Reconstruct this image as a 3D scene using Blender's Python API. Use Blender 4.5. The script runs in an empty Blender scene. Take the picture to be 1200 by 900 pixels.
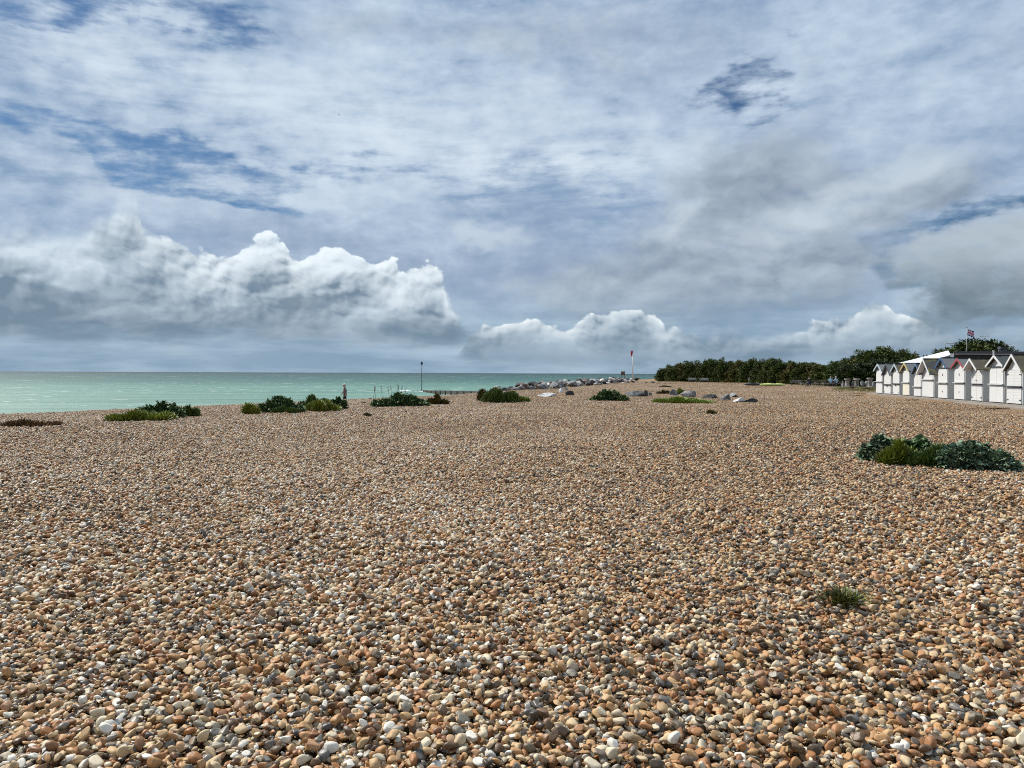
import bpy, bmesh, math, random, os
import numpy as np
from mathutils import Vector, Matrix, Euler

S = bpy.context.scene
COL = S.collection
PI = math.pi
rad = math.radians

# ------------------------------------------------------------------ camera
EYE = 1.60
cam_d = bpy.data.cameras.new("camera"); cam = bpy.data.objects.new("camera", cam_d); COL.objects.link(cam)
cam_d.lens = 27.0; cam_d.sensor_width = 36.0; cam_d.clip_start = 0.05; cam_d.clip_end = 60000
CAM_M = Euler((rad(90 - 0.805), 0, 0)).to_matrix() @ Euler((0, 0, rad(0.215))).to_matrix()
cam.matrix_world = Matrix.Translation((0, 0, EYE)) @ CAM_M.to_4x4()
S.camera = cam

def ray(px, py):
    v = CAM_M @ Vector(((px - 600) / 900.0, (450 - py) / 900.0, -1.0))
    return v
def azel(px, py):
    v = ray(px, py)
    return math.degrees(math.atan2(v.x, v.y)), math.degrees(math.atan2(v.z, math.hypot(v.x, v.y)))
def spot(px, py, z=0.0):
    "the place on the ground at height z that the photograph shows at (px, py)"
    v = ray(px, py); t = (z - EYE) / v.z
    return v.x * t, v.y * t
def at_depth(px, y):
    v = ray(px, 440); return v.x / v.y * y

# ------------------------------------------------------------------ node helper
class X:
    "a socket or number with arithmetic that writes Math nodes"
    nt = None
    def __init__(s, v): s.v = v
    def _m(op, *a, clamp=False):
        n = X.nt.nodes.new("ShaderNodeMath"); n.operation = op; n.use_clamp = clamp
        for i, q in enumerate(a):
            q = q.v if isinstance(q, X) else q
            if isinstance(q, (int, float)): n.inputs[i].default_value = q
            else: X.nt.links.new(q, n.inputs[i])
        return X(n.outputs[0])
    def __add__(s, o): return X._m("ADD", s, o)
    __radd__ = __add__
    def __sub__(s, o): return X._m("SUBTRACT", s, o)
    def __rsub__(s, o): return X._m("SUBTRACT", o, s)
    def __mul__(s, o): return X._m("MULTIPLY", s, o)
    __rmul__ = __mul__
    def __truediv__(s, o): return X._m("DIVIDE", s, o)
    def __rtruediv__(s, o): return X._m("DIVIDE", o, s)
    def __pow__(s, o): return X._m("POWER", s, o)
    def __neg__(s): return X._m("MULTIPLY", s, -1.0)
M_ = X._m
def sat(a): return M_("ADD", a, 0.0, clamp=True)
def mx(a, b): return M_("MAXIMUM", a, b)
def mn(a, b): return M_("MINIMUM", a, b)
def sstep(lo, hi, a):
    n = X.nt.nodes.new("ShaderNodeMapRange"); n.interpolation_type = "SMOOTHSTEP"
    X.nt.links.new(a.v, n.inputs[0])
    for i, q in ((1, lo), (2, hi)):
        if isinstance(q, X): X.nt.links.new(q.v, n.inputs[i])
        else: n.inputs[i].default_value = q
    n.inputs[3].default_value = 0; n.inputs[4].default_value = 1
    return X(n.outputs[0])
def vec(x, y, z=0.0):
    n = X.nt.nodes.new("ShaderNodeCombineXYZ")
    for i, q in enumerate((x, y, z)):
        if isinstance(q, X): X.nt.links.new(q.v, n.inputs[i])
        else: n.inputs[i].default_value = q
    return X(n.outputs[0])
def noise(v, scale=1.0, detail=4.0, rough=0.5, dist=0.0, lac=2.0, color=False, dim="2D"):
    n = X.nt.nodes.new("ShaderNodeTexNoise"); n.noise_dimensions = dim
    if v is not None: X.nt.links.new(v.v, n.inputs["Vector"])
    n.inputs["Scale"].default_value = scale; n.inputs["Detail"].default_value = detail
    n.inputs["Roughness"].default_value = rough; n.inputs["Distortion"].default_value = dist
    n.inputs["Lacunarity"].default_value = lac
    return X(n.outputs["Color" if color else "Fac"])
def voro(v, scale=1.0, feature="F1", out="Distance", detail=0.0, rough=0.5, smooth=0.6, dim="2D"):
    n = X.nt.nodes.new("ShaderNodeTexVoronoi"); n.feature = feature; n.voronoi_dimensions = dim
    if v is not None: X.nt.links.new(v.v, n.inputs["Vector"])
    n.inputs["Scale"].default_value = scale; n.inputs["Detail"].default_value = detail
    n.inputs["Roughness"].default_value = rough
    if feature == "SMOOTH_F1": n.inputs["Smoothness"].default_value = smooth
    return X(n.outputs[out])
def mixc(f, a, b, mode="MIX"):
    n = X.nt.nodes.new("ShaderNodeMix"); n.data_type = "RGBA"; n.blend_type = mode
    for i, q in ((0, f), (6, a), (7, b)):
        if isinstance(q, X): X.nt.links.new(q.v, n.inputs[i])
        elif isinstance(q, (int, float)): n.inputs[i].default_value = q
        else: n.inputs[i].default_value = (*q, 1)
    return X(n.outputs[2])
def ramp(f, stops, interp="LINEAR"):
    n = X.nt.nodes.new("ShaderNodeValToRGB"); cr = n.color_ramp; cr.interpolation = interp
    while len(cr.elements) > 1: cr.elements.remove(cr.elements[-1])
    cr.elements[0].position = stops[0][0]; cr.elements[0].color = (*stops[0][1], 1)
    for p, c in stops[1:]:
        e = cr.elements.new(p); e.color = (*c, 1)
    X.nt.links.new(f.v, n.inputs[0]); return X(n.outputs[0])
def curve(f, pts, x0, x1, y0, y1):
    "piecewise curve through pts (x, y), via a Float Curve over [0,1]"
    n = X.nt.nodes.new("ShaderNodeFloatCurve"); c = n.mapping.curves[0]
    P = [((x - x0) / (x1 - x0), (y - y0) / (y1 - y0)) for x, y in pts]
    c.points[0].location = P[0]; c.points[1].location = P[-1]
    for p in P[1:-1]: c.points.new(*p)
    n.mapping.update()
    t = sat((f - x0) * (1.0 / (x1 - x0)))
    X.nt.links.new(t.v, n.inputs[1])
    return X(n.outputs[0]) * (y1 - y0) + y0
def sep(v):
    n = X.nt.nodes.new("ShaderNodeSeparateXYZ"); X.nt.links.new(v.v, n.inputs[0])
    return [X(o) for o in n.outputs]
def s2l(*c): return tuple(((q / 255) / 12.92 if q / 255 <= 0.04045 else ((q / 255 + 0.055) / 1.055) ** 2.4) for q in c)

# ------------------------------------------------------------------ sun and sky
SUN_AZ, SUN_EL = -54.0, 47.0       # degrees: clockwise from +Y, above the horizon
sd = Vector((math.sin(rad(SUN_AZ)) * math.cos(rad(SUN_EL)), math.cos(rad(SUN_AZ)) * math.cos(rad(SUN_EL)), math.sin(rad(SUN_EL))))
sl = bpy.data.lights.new("sun", "SUN"); sl.energy = 5.0; sl.angle = rad(0.55); sl.color = (1.0, 0.945, 0.86)
sun = bpy.data.objects.new("sun", sl); COL.objects.link(sun)
sun.rotation_euler = sd.to_track_quat("Z", "Y").to_euler(); sun.location = (0, 0, 50)

W = bpy.data.worlds.new("World"); S.world = W; W.use_nodes = True
nt = W.node_tree; nt.nodes.clear(); X.nt = nt
tc = nt.nodes.new("ShaderNodeTexCoord")
dx, dy, dz = sep(X(tc.outputs["Generated"]))
az = M_("ARCTAN2", dx, dy) * (180 / PI)
el = M_("ARCSINE", dz) * (180 / PI)
sky = nt.nodes.new("ShaderNodeTexSky"); sky.sky_type = "NISHITA"; sky.sun_disc = False
sky.sun_elevation = rad(SUN_EL); sky.sun_rotation = rad(SUN_AZ); sky.air_density = 1.0; sky.dust_density = 0.6; sky.ozone_density = 2.0
vm = nt.nodes.new("ShaderNodeVectorMath"); vm.operation = "SCALE"; nt.links.new(sky.outputs[0], vm.inputs[0]); vm.inputs[3].default_value = 0.050
blue = X(vm.outputs[0])

def gauss(px, py, wx, wy, tilt=0.0, sharp=1.0):
    "soft ellipse of sky round the direction seen at (px, py); wx, wy in photo pixels, tilt in degrees (positive: falls to the right)"
    a0, e0 = azel(px, py); c, s = math.cos(rad(tilt)), math.sin(rad(tilt))
    X1, Y1 = az - a0, el - e0
    kx, ky = 15.7 / wx, 15.7 / wy
    p = (X1 * c - Y1 * s) * kx; q = (X1 * s + Y1 * c) * ky
    r2 = p * p + q * q
    return M_("EXPONENT", r2 * -1.0)
az_k, el_k = az, el
def off(x, y, ox, oy): return vec(x + ox, y + oy)
# one broad warp shared by everything, so that no placed cloud has an elliptical outline
wr, wg, wb = sep(noise(vec(az_k * 0.09, el_k * 0.16), 1.0, 4.0, 0.55, 0.0, color=True))
fr, fg, fb = sep(noise(off(az_k * 0.42, el_k * 0.75, 3.0, 8.0), 1.0, 5.0, 0.58, 0.0, color=True))
az = az_k + (wr - 0.5) * 9.0 + (fr - 0.5) * 1.6
el = el_k + (wg - 0.5) * 5.0 + (fg - 0.5) * 0.9
az_w = az_k + (wr - 0.5) * 6.0; el_w = el_k + (wb - 0.5) * 3.0

# --- high veil with blue gaps
n_str = noise(off(az_k * 0.085 + el_k * 0.05, el_k * 0.30 - az_k * 0.022, 7.7, wr * 0.8), 1.0, 6.0, 0.56)
ns = n_str * 0.74 + fb * 0.26
streak = noise(off(az_k * 0.20 + el_k * 0.12, el_k * 1.1 - az_k * 0.06, 2.0, 4.0), 1.0, 5.0, 0.6)
nbig = noise(off(az_k * 0.062 + el_k * 0.02, el_k * 0.13, 1.0, 5.0), 1.0, 3.0, 0.5)
hole = (gauss(250, 212, 105, 22, 2) * 1.15 + gauss(85, 150, 140, 20, 12) * 1.1 + gauss(400, 195, 110, 20, -6) * 1.0 + gauss(170, 185, 110, 18, 14) * 0.8
        + gauss(190, 6, 130, 26, 5) * 1.4 + gauss(30, 10, 70, 24, 0) * 1.3 + gauss(888, 102, 54, 24, 0) * 1.8 + gauss(875, 146, 40, 7, 0) * 0.7
        + gauss(910, 45, 90, 16, -35) * 0.75 + gauss(1185, 248, 75, 15, -8) * 1.6 + gauss(1078, 328, 34, 34, -50) * 1.6
        + gauss(640, 133, 110, 9, -2) * 0.55 + gauss(330, 240, 60, 9, 4) * 0.6)
cover = sstep(-0.06, 0.50, ns * 1.5 + streak * 0.75 - 0.26 - mn(hole, 1.15) * 0.60)
blue = mixc(1.0, blue, (0.66, 0.92, 1.15), "MULTIPLY")
lite = sat(0.46 + (ns - 0.5) * 1.9 + (nbig - 0.50) * 1.3 + (fb - 0.5) * 0.5)
veil = mixc(lite, s2l(140, 162, 190), s2l(208, 218, 231))
bright = gauss(150, 70, 190, 60, 8) * 0.75 + gauss(60, 200, 200, 40, 0) * 0.5 + gauss(450, 165, 170, 50, 0) * 0.6 + gauss(600, 60, 200, 60, 0) * 0.35 + gauss(1040, 90, 200, 70, 0) * 0.25 + gauss(650, 200, 140, 44, 0) * 1.0 + gauss(900, 130, 120, 40, 0) * 0.2
veil = mixc(sat(bright * (0.15 + lite * 0.9 + (streak - 0.42) * 1.8)), veil, s2l(222, 228, 236))
dark = gauss(740, 60, 130, 50, 0) * 0.5 + gauss(1000, 165, 260, 30, 5) * 0.3 + gauss(570, 320, 240, 60, 0) * 0.55 + gauss(330, 285, 200, 60, 0) * 0.4
veil = mixc(sat(dark * (1.25 - lite * 0.8)), veil, s2l(150, 164, 186))
base = mixc(cover, blue, veil)

# --- soft grey mid-level cloud over the right half, and the puff near the middle
nm = noise(off(az_w * 0.10, el_w * 0.17, 12.0, 3.0), 1.0, 5.0, 0.52)
nm2 = noise(off(az_w * 0.10, el_w * 0.17, 11.94, 3.13), 1.0, 4.0, 0.52)
mid = (gauss(870, 215, 120, 60, 5) * 1.0 + gauss(930, 310, 230, 60, 0) * 1.05 + gauss(1060, 245, 100, 50, -25) * 0.95 + gauss(760, 345, 200, 34, 0) * 0.8
       + gauss(640, 30, 260, 40, 0) * 0.55 + gauss(1130, 60, 150, 50, 0) * 0.35 + gauss(400, 20, 160, 30, 0) * 0.3)
gap = sat(gauss(1180, 247, 95, 13, -8) * 1.3 + gauss(1080, 322, 44, 26, -40) * 0.75 - (fr - 0.45) * 1.6)
amid = sstep(0.25, 0.95, mid + (nm - 0.5) * 1.1) * (1.0 - gap)
lit_mid = sat(0.40 + (nm2 - nm) * -2.8 + (fb - .5) * .25 + gauss(1075, 183, 80, 22, -25) * 0.7 + gauss(790, 245, 50, 34, 0) * 0.4 + gauss(975, 245, 40, 24, 0) * 0.3 - gauss(870, 205, 90, 34, 0) * 0.35 + gauss(960, 275, 110, 20, 0) * 0.2 - gauss(800, 380, 300, 20, 0) * 0.4 - gauss(1000, 310, 200, 20, 0) * 0.3)
base = mixc(amid * 0.88, base, mixc(lit_mid, s2l(146, 156, 170), s2l(206, 212, 219)))
puff = sstep(0.42, 1.15, gauss(572, 280, 46, 24, 0) * 1.1 + (nl_ := (fr - 0.5)) * 0.9)
base = mixc(puff * 0.8, base, s2l(206, 213, 223))

# --- haze and low flat cloud near the horizon
n_low = noise(off(az_k * 0.10, el_k * 0.75, 5.0, 9.0), 1.0, 5.0, 0.58)
low_c = mixc(sat((n_low - 0.38) * 3.0), s2l(138, 160, 179), s2l(176, 193, 206))
base = mixc(sstep(7.0, 2.6, el_k) * 0.85, base, low_c)

# --- cumulus: billows shared by every bank
def bil(ox, oy, det):
    return 0.80 - voro(off(az_k * 0.27 + wr * 0.7, el_k * 0.34 + wb * 0.7, ox, oy), 1.0, "SMOOTH_F1", detail=det, rough=0.48, smooth=0.34)
b0 = bil(2.0, 5.0, 4.0); b1 = bil(2.0 - 0.07, 5.0 + 0.11, 3.0)
nb = noise(off(az_k * 0.18, el_k * 0.6, 6.0, 2.0), 1.0, 4.0, 0.55)
nl = noise(off(az_w * 0.15, el_w * 0.30, 9.0, 4.0), 1.0, 4.0, 0.5)
slope = b0 - b1
def bank(base, top_px, base_px, amp, c_dark, c_lite, c_rim, rim_w=1.5, lo=0.05, edge=0.22, kh=0.62, soft=None, ks=1.0, r0=3.0, r1=4.3, a0=1.0, a1=2.6):
    T = [azel(px, py) for px, py in top_px]; B = [azel(px, py) for px, py in base_px]
    x0, x1 = T[0][0], T[-1][0]
    top = curve(az_k, T, x0, x1, -4, 16); bot = curve(az_k, B, x0, x1, -4, 16)
    d = top + (b0 - 0.36) * amp - el_k
    e_ = soft * 2.2 + edge if soft is not None else edge
    alpha = sstep(0.0, e_, d) * sstep(bot + (nb - 0.5) * 3.0 - 0.9, bot + (nb - 0.5) * 3.0 + 1.1, el_k)
    h = sat((el_k - bot) / mx(top - bot, 0.3))
    L = sat(lo + h * kh + slope * ks * sstep(0.02, 0.45, h) + (nl - 0.5) * 1.9 + (fb - 0.5) * 0.2)
    rim = M_("EXPONENT", mx(d, 0.0) * (-1.0 / rim_w)) * sstep(0.15, 0.6, h)
    tf = sstep(r0, r1, top); alpha = alpha * sstep(a0, a1, top); rim = rim * tf
    if soft is not None: rim = rim * (1.0 - soft)
    col = mixc(L, c_dark, c_lite)
    col = mixc(sat(rim * sat(0.62 + slope * 1.9) * 1.3), col, c_rim)
    return mixc(alpha, base, col)
softR = sat(0.85 - gauss(665, 385, 130, 200, 0) * 2.2 - gauss(1030, 365, 80, 200, 0) * 1.8)
base = bank(base, [(400, 446), (500, 438), (535, 412), (556, 384), (575, 372), (600, 364), (620, 362), (642, 369), (668, 372), (700, 366), (728, 358), (755, 354), (768, 360), (784, 378), (840, 380), (866, 370), (900, 378), (935, 376), (970, 364), (1000, 352), (1028, 346), (1050, 356), (1080, 372), (1120, 380), (1200, 374), (1300, 374)],
               [(400, 436), (500, 424), (560, 418), (700, 424), (900, 426), (1100, 424), (1200, 422), (1300, 424)], 1.3,
               s2l(128, 146, 162), s2l(184, 196, 207), s2l(246, 247, 247), rim_w=0.85, kh=0.75, soft=softR)
softL = sat(gauss(20, 230, 110, 200, 0) * 1.3 + gauss(560, 360, 30, 60, 0) * 0.8)
base = bank(base, [(-220, 240), (-100, 225), (0, 238), (60, 242), (98, 234), (120, 224), (146, 213), (160, 222), (170, 252), (198, 268), (235, 277), (262, 285), (290, 271), (325, 273), (350, 289), (370, 282), (400, 290), (430, 293), (458, 296), (472, 311), (488, 304), (508, 307), (522, 322), (531, 340), (545, 366), (570, 392), (610, 440)],
               [(-220, 400), (-60, 398), (0, 392), (100, 394), (250, 398), (400, 400), (520, 400), (560, 404), (610, 412)], 1.7,
               s2l(124, 141, 157), s2l(220, 227, 234), s2l(250, 251, 252), rim_w=2.2, lo=0.02, kh=0.80, soft=softL, r0=3.8, r1=6.8, a0=2.4, a1=6.4)
# dark soft cloud at the right edge
rm = (1.0 - gap) * sstep(0.22, 0.80, gauss(1150, 325, 90, 44, 0) + gauss(1235, 285, 90, 50, 0) + (nm - 0.5) * 0.7 + (fr - 0.5) * 0.35)
hr = sat(0.1 + (el_k - azel(1150, 362)[1]) * 0.17 + (nl - 0.5) * 1.2 + (fb - 0.5) * 0.4)
base = mixc(rm, base, mixc(hr, s2l(118, 132, 142), s2l(186, 193, 201)))

base = mixc(1.0, base, (0.925, 1.0, 1.045), "MULTIPLY")
bg = nt.nodes.new("ShaderNodeBackground"); nt.links.new(base.v, bg.inputs[0]); bg.inputs[1].default_value = 1.0
wo = nt.nodes.new("ShaderNodeOutputWorld"); nt.links.new(bg.outputs[0], wo.inputs[0])
W.cycles.sampling_method = "MANUAL"; W.cycles.sample_map_resolution = 256

S.view_settings.view_transform = "Standard"; S.view_settings.look = "None"
S.view_settings.exposure = 0.0; S.view_settings.gamma = 1.0; S.view_settings.use_curve_mapping = False
S.render.engine = "CYCLES"
S.cycles.max_bounces = 4; S.cycles.diffuse_bounces = 1; S.cycles.glossy_bounces = 1; S.cycles.transparent_max_bounces = 4
S.cycles.caustics_reflective = False; S.cycles.caustics_refractive = False
S.cycles.use_denoising = False; S.cycles.pixel_filter_type = 'BLACKMAN_HARRIS'; S.cycles.filter_width = 1.05
S.cycles.use_adaptive_sampling = True; S.cycles.adaptive_threshold = 0.015; S.cycles.adaptive_min_samples = 8
# ------------------------------------------------------------------ materials
MATS = {}
def mat(name, base=None, rough=0.6, spec=0.5, metal=0.0, build=None):
    if name in MATS: return MATS[name]
    m = bpy.data.materials.new(name); m.use_nodes = True
    b = m.node_tree.nodes["Principled BSDF"]
    b.inputs["Roughness"].default_value = rough; b.inputs["Specular IOR Level"].default_value = spec; b.inputs["Metallic"].default_value = metal
    if base: b.inputs["Base Color"].default_value = (*base, 1)
    if build:
        X.nt = m.node_tree; build(b)
    MATS[name] = m; return m
def plug(b, k, x): X.nt.links.new(x.v, b.inputs[k])
def geo_pos():
    n = X.nt.nodes.new("ShaderNodeNewGeometry"); return X(n.outputs["Position"])
def obj_co():
    n = X.nt.nodes.new("ShaderNodeTexCoord"); return X(n.outputs["Object"])
def attr(name, out="Fac"):
    n = X.nt.nodes.new("ShaderNodeAttribute"); n.attribute_name = name; return X(n.outputs[out])
def obj_rand():
    n = X.nt.nodes.new("ShaderNodeObjectInfo"); return X(n.outputs["Random"])
def white(x):
    n = X.nt.nodes.new("ShaderNodeTexWhiteNoise"); n.noise_dimensions = "1D"; X.nt.links.new(x.v, n.inputs["W"])
    return X(n.outputs["Value"]), X(n.outputs["Color"])
def bump(b, h, strength=0.5, dist=0.02):
    n = X.nt.nodes.new("ShaderNodeBump"); n.inputs["Strength"].default_value = strength; n.inputs["Distance"].default_value = dist
    X.nt.links.new(h.v, n.inputs["Height"]); X.nt.links.new(n.outputs[0], b.inputs["Normal"])
def noise3(v, scale, detail=3, rough=0.5): return noise(v, scale, detail, rough, dim="3D")

# ------------------------------------------------------------------ shape of the land
CRX = [-60, -20, 0, 12, 22, 31, 40, 49, 62, 76, 92, 110, 135, 190, 300, 600, 20000]     # y along the crest
CRE = [-48, -38, -31, -27, -23.6, -20.4, -16.2, -11.0, -4.6, 0.2, 4.6, 9.5, 16, 30, 70, 230, 9000]  # x of the crest
SLOPE = 0.15
def H(x, y):
    x = np.asarray(x, float); y = np.asarray(y, float)
    xc = np.interp(y, CRX, CRE); dxc = (np.interp(y + 3, CRX, CRE) - np.interp(y - 3, CRX, CRE)) / 6
    s = (xc - x) / np.sqrt(1 + dxc * dxc)
    t = np.clip((y - 90) / 200, 0, 1); plat = 0.55 * t * t * (3 - 2 * t)
    fall = SLOPE * 0.5 * (s + np.sqrt(s * s + 6.0))
    u = 0.035 * np.sin(x * .23 + 2) * np.sin(y * .19) + 0.012 * np.sin(x * .55 + 1) * np.cos(y * .42)
    z = plat - fall + u
    return np.maximum(z, -4.5)
def Hz(x, y): return float(H(x, y))

class MB:
    "collects polygons of one mesh; build() links it as one object"
    def __init__(s): s.v = []; s.f = []; s.m = []; s.mats = []
    def mi(s, m):
        if m is None: return 0
        if m not in s.mats: s.mats.append(m)
        return s.mats.index(m)
    def add(s, verts, faces, m=None):
        b = len(s.v); s.v += [tuple(p) for p in verts]; s.f += [tuple(i + b for i in f) for f in faces]; s.m += [s.mi(m)] * len(faces)
    def box(s, c, d, m=None, rz=0, M=None):
        x, y, z = (q / 2 for q in d)
        P = [Vector((a, b, e)) for a in (-x, x) for b in (-y, y) for e in (-z, z)]
        R = M if M is not None else Matrix.Rotation(rz, 3, "Z")
        P = [R @ p + Vector(c) for p in P]
        s.add(P, [(0, 1, 3, 2), (4, 6, 7, 5), (0, 4, 5, 1), (2, 3, 7, 6), (0, 2, 6, 4), (1, 5, 7, 3)], m)
    def tube(s, pts, radii, n=8, m=None, cap=True):
        pts = [Vector(p) for p in pts]; rings = []
        if isinstance(radii, (int, float)): radii = [radii] * len(pts)
        V = []; F = []; prev = None
        for i, p in enumerate(pts):
            t = (pts[min(i + 1, len(pts) - 1)] - pts[max(i - 1, 0)]).normalized()
            a = t.orthogonal().normalized() if prev is None else (prev - prev.dot(t) * t).normalized()
            prev = a; b = t.cross(a)
            V += [p + radii[i] * (math.cos(k * 2 * PI / n) * a + math.sin(k * 2 * PI / n) * b) for k in range(n)]
        for i in range(len(pts) - 1):
            for k in range(n):
                F.append((i * n + k, i * n + (k + 1) % n, (i + 1) * n + (k + 1) % n, (i + 1) * n + k))
        if cap: F.append(tuple(range(n - 1, -1, -1))); F.append(tuple((len(pts) - 1) * n + k for k in range(n)))
        s.add(V, F, m)
    def prism(s, poly, M, depth, m=None):
        "polygon (a, b) in the plane of matrix M's first two axes, thickened along its third"
        n = len(poly); V = [M @ Vector((a, b, e)) for e in (0, depth) for a, b in poly]
        F = [tuple(range(n - 1, -1, -1)), tuple(range(n, 2 * n))] + [(k, (k + 1) % n, n + (k + 1) % n, n + k) for k in range(n)]
        s.add(V, F, m)
    def mesh(s, name, smooth=False):
        me = bpy.data.meshes.new(name); me.from_pydata(s.v, [], s.f)
        for m in s.mats: me.materials.append(m)
        if s.mats: me.polygons.foreach_set("material_index", s.m)
        me.update()
        if smooth: me.shade_smooth()
        return me
    def build(s, name, m=None, parent=None, smooth=False, loc=None, bevel=0):
        if m is not None and not s.mats: s.mats = [m]
        o = bpy.data.objects.new(name, s.mesh(name, smooth)); COL.objects.link(o)
        if parent is not None: o.parent = parent
        if loc is not None: o.location = loc
        if bevel:
            md = o.modifiers.new("bevel", "BEVEL"); md.width = bevel; md.segments = 2; md.limit_method = "ANGLE"
        return o
def np_mesh(name, V, F, mats=(), smooth=True, attrs=None):
    "mesh from arrays; F is (n, k) with one k; attrs: {name: per-vertex float array}"
    me = bpy.data.meshes.new(name); V = np.ascontiguousarray(V, np.float32).reshape(-1, 3)
    me.vertices.add(len(V)); me.vertices.foreach_set("co", V.ravel())
    if F is not None and len(F):
        F = np.ascontiguousarray(F, np.int32); k = F.shape[1]
        me.loops.add(F.size); me.polygons.add(len(F))
        me.loops.foreach_set("vertex_index", F.ravel()); me.polygons.foreach_set("loop_start", np.arange(0, F.size, k, dtype=np.int32))
    for m in mats: me.materials.append(m)
    me.update(calc_edges=True)
    if smooth: me.shade_smooth()
    for nme, a in (attrs or {}).items():
        a = np.ascontiguousarray(a, np.float32)
        if a.ndim == 2: at = me.attributes.new(nme, "FLOAT_VECTOR", "POINT"); at.data.foreach_set("vector", a.ravel())
        else: at = me.attributes.new(nme, "FLOAT", "POINT"); at.data.foreach_set("value", a)
    return me
def link(name, me, parent=None, loc=None, rz=0, scale=None):
    o = bpy.data.objects.new(name, me); COL.objects.link(o)
    if parent is not None: o.parent = parent
    if loc is not None: o.location = loc
    if rz: o.rotation_euler = (0, 0, rz)
    if scale is not None: o.scale = scale if hasattr(scale, "__len__") else (scale,) * 3
    return o
def tag(o, label=None, cat=None, group=None, kind=None):
    for k, v in (("label", label), ("category", cat), ("group", group), ("kind", kind)):
        if v: o[k] = v
    return o
def empty(name, loc, rz=0, scale=1.0):
    o = bpy.data.objects.new(name, None); COL.objects.link(o); o.location = loc; o.rotation_euler = (0, 0, rz); o.scale = (scale,) * 3
    o.empty_display_size = 0.2; return o
def copy_tree(o, parent=None):
    c = o.copy(); COL.objects.link(c)
    if parent is not None: c.parent = parent
    for ch in [q for q in o.children]: copy_tree(ch, c)
    return c

# ------------------------------------------------------------------ ground sheet
def pal_mean(b):
    p = geo_pos()
    px_, py_, pz_ = sep(p)
    n1 = noise(vec(px_, py_), 0.35, 5, 0.6); n2 = noise3(p, 14.0, 3, 0.8); n3 = noise3(p, 55.0, 2, 0.9)
    c = ramp(sat((n2 - 0.5) * 1.7 + (n3 - 0.5) * 1.3 + 0.5), [(0.1, (.03, .020, .013)), (0.35, (.17, .09, .040)), (0.6, (.36, .225, .115)), (0.9, (.64, .51, .35))])
    c = mixc(sat((n1 - 0.35) * 0.5), c, (.20, .15, .10))
    # wet sand and shingle near the water
    c = mixc(sstep(-2.2, -2.75, pz_) * 0.85, c, (.085, .07, .05))
    # thin turf inland, where the shingle ends
    plug(b, "Base Color", c); bump(b, n2 + n3 * 0.5, 0.9, 0.05)
m_ground = mat("shingle_bed", rough=0.85, spec=0.25, build=pal_mean)

def axis(dense0, dense1, step, far_lo, far_hi):
    a = list(np.arange(dense0, dense1 + 1e-6, step)); lo = []; hi = []; d = step; v = dense0
    while v > far_lo: d *= 1.35; v -= d; lo.append(v)
    d = step; v = a[-1]
    while v < far_hi: d *= 1.35; v += d; hi.append(v)
    return np.array(lo[::-1] + a + hi)
gx = axis(-60, 60, 0.8, -25000, 25000); gy = axis(-6, 140, 0.8, -3000, 25000)
GX, GY = np.meshgrid(gx, gy); GZ = H(GX, GY) - 0.055
nx, ny = len(gx), len(gy)
idx = np.arange(nx * ny).reshape(ny, nx)
F = np.stack([idx[:-1, :-1], idx[:-1, 1:], idx[1:, 1:], idx[1:, :-1]], -1).reshape(-1, 4)
tag(link("ground", np_mesh("ground", np.stack([GX, GY, GZ], -1), F, [m_ground])), kind="structure")

# ------------------------------------------------------------------ sea
SEA = -3.0
def sea_m(b):
    p = geo_pos(); x, y, z = sep(p)
    xy = vec(x, y)
    # distance off the shore line, along the view
    r = M_("SQRT", x * x + y * y)
    sw = noise(vec(x * 0.006, y * 0.03), 1.0, 4, 0.55)
    lr = M_("LOGARITHM", mx(r + (sw - 0.5) * r * 0.35, 10.0), 10.0)
    c = ramp((lr - 1.8) / 2.4, [(0.03, (.160, .280, .222)), (0.18, (.145, .272, .212)), (0.27, (.105, .225, .180)), (0.34, (.048, .130, .112)), (0.42, (.030, .098, .088)), (0.55, (.020, .072, .068)), (0.75, (.010, .036, .038)), (1.0, (.003, .015, .019))])
    st = noise(vec(x * 0.011, y * 0.11), 1.0, 5, 0.6); c = mixc(sat((st - 0.45) * 2.2) * 0.45, c, (.10, .24, .22)) if False else c
    c = mixc(sat((st - 0.42) * 3.0) * 0.52, c, (.03, .085, .078))
    w1 = noise(vec(x * 0.5, y * 0.9), 1.0, 5, 0.65); w2 = noise(vec(x * 0.06 + 5, y * 0.16), 1.0, 4, 0.6)
    # breaking crests: short bright strokes
    cp = noise(vec(x * 0.16, y * 0.34), 1.0, 4, 0.62); cg = noise(vec(x * 0.013 + 9, y * 0.03), 1.0, 2, 0.5)
    cap = sstep(0.675, 0.715, cp + (cg - 0.5) * 0.22)
    cp2 = noise(vec(x * 0.022 + 3, y * 0.05), 1.0, 4, 0.62)
    far = sstep(300.0, 700.0, r)
    cap = mx(cap * (1.0 - far), sstep(0.685, 0.72, cp2) * far)
    c = mixc(cap * 0.9, c, (.78, .82, .80))
    plug(b, "Base Color", c); plug(b, "Roughness", 0.5 + cap * 0.3)
    bump(b, w1 * 0.35 + w2 * 2.2, 0.5, 1.0)
m_sea = mat("sea_water", rough=0.5, spec=0.20, build=sea_m)
sx = axis(-400, 300, 20, -26000, 26000); sy = axis(-60, 900, 20, -2000, 26000)
SX, SY = np.meshgrid(sx, sy); SZ = np.full_like(SX, SEA)
idx = np.arange(len(sx) * len(sy)).reshape(len(sy), len(sx))
F = np.stack([idx[:-1, :-1], idx[:-1, 1:], idx[1:, 1:], idx[1:, :-1]], -1).reshape(-1, 4)
tag(link("sea", np_mesh("sea", np.stack([SX, SY, SZ], -1), F, [m_sea])), kind="structure")

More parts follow.
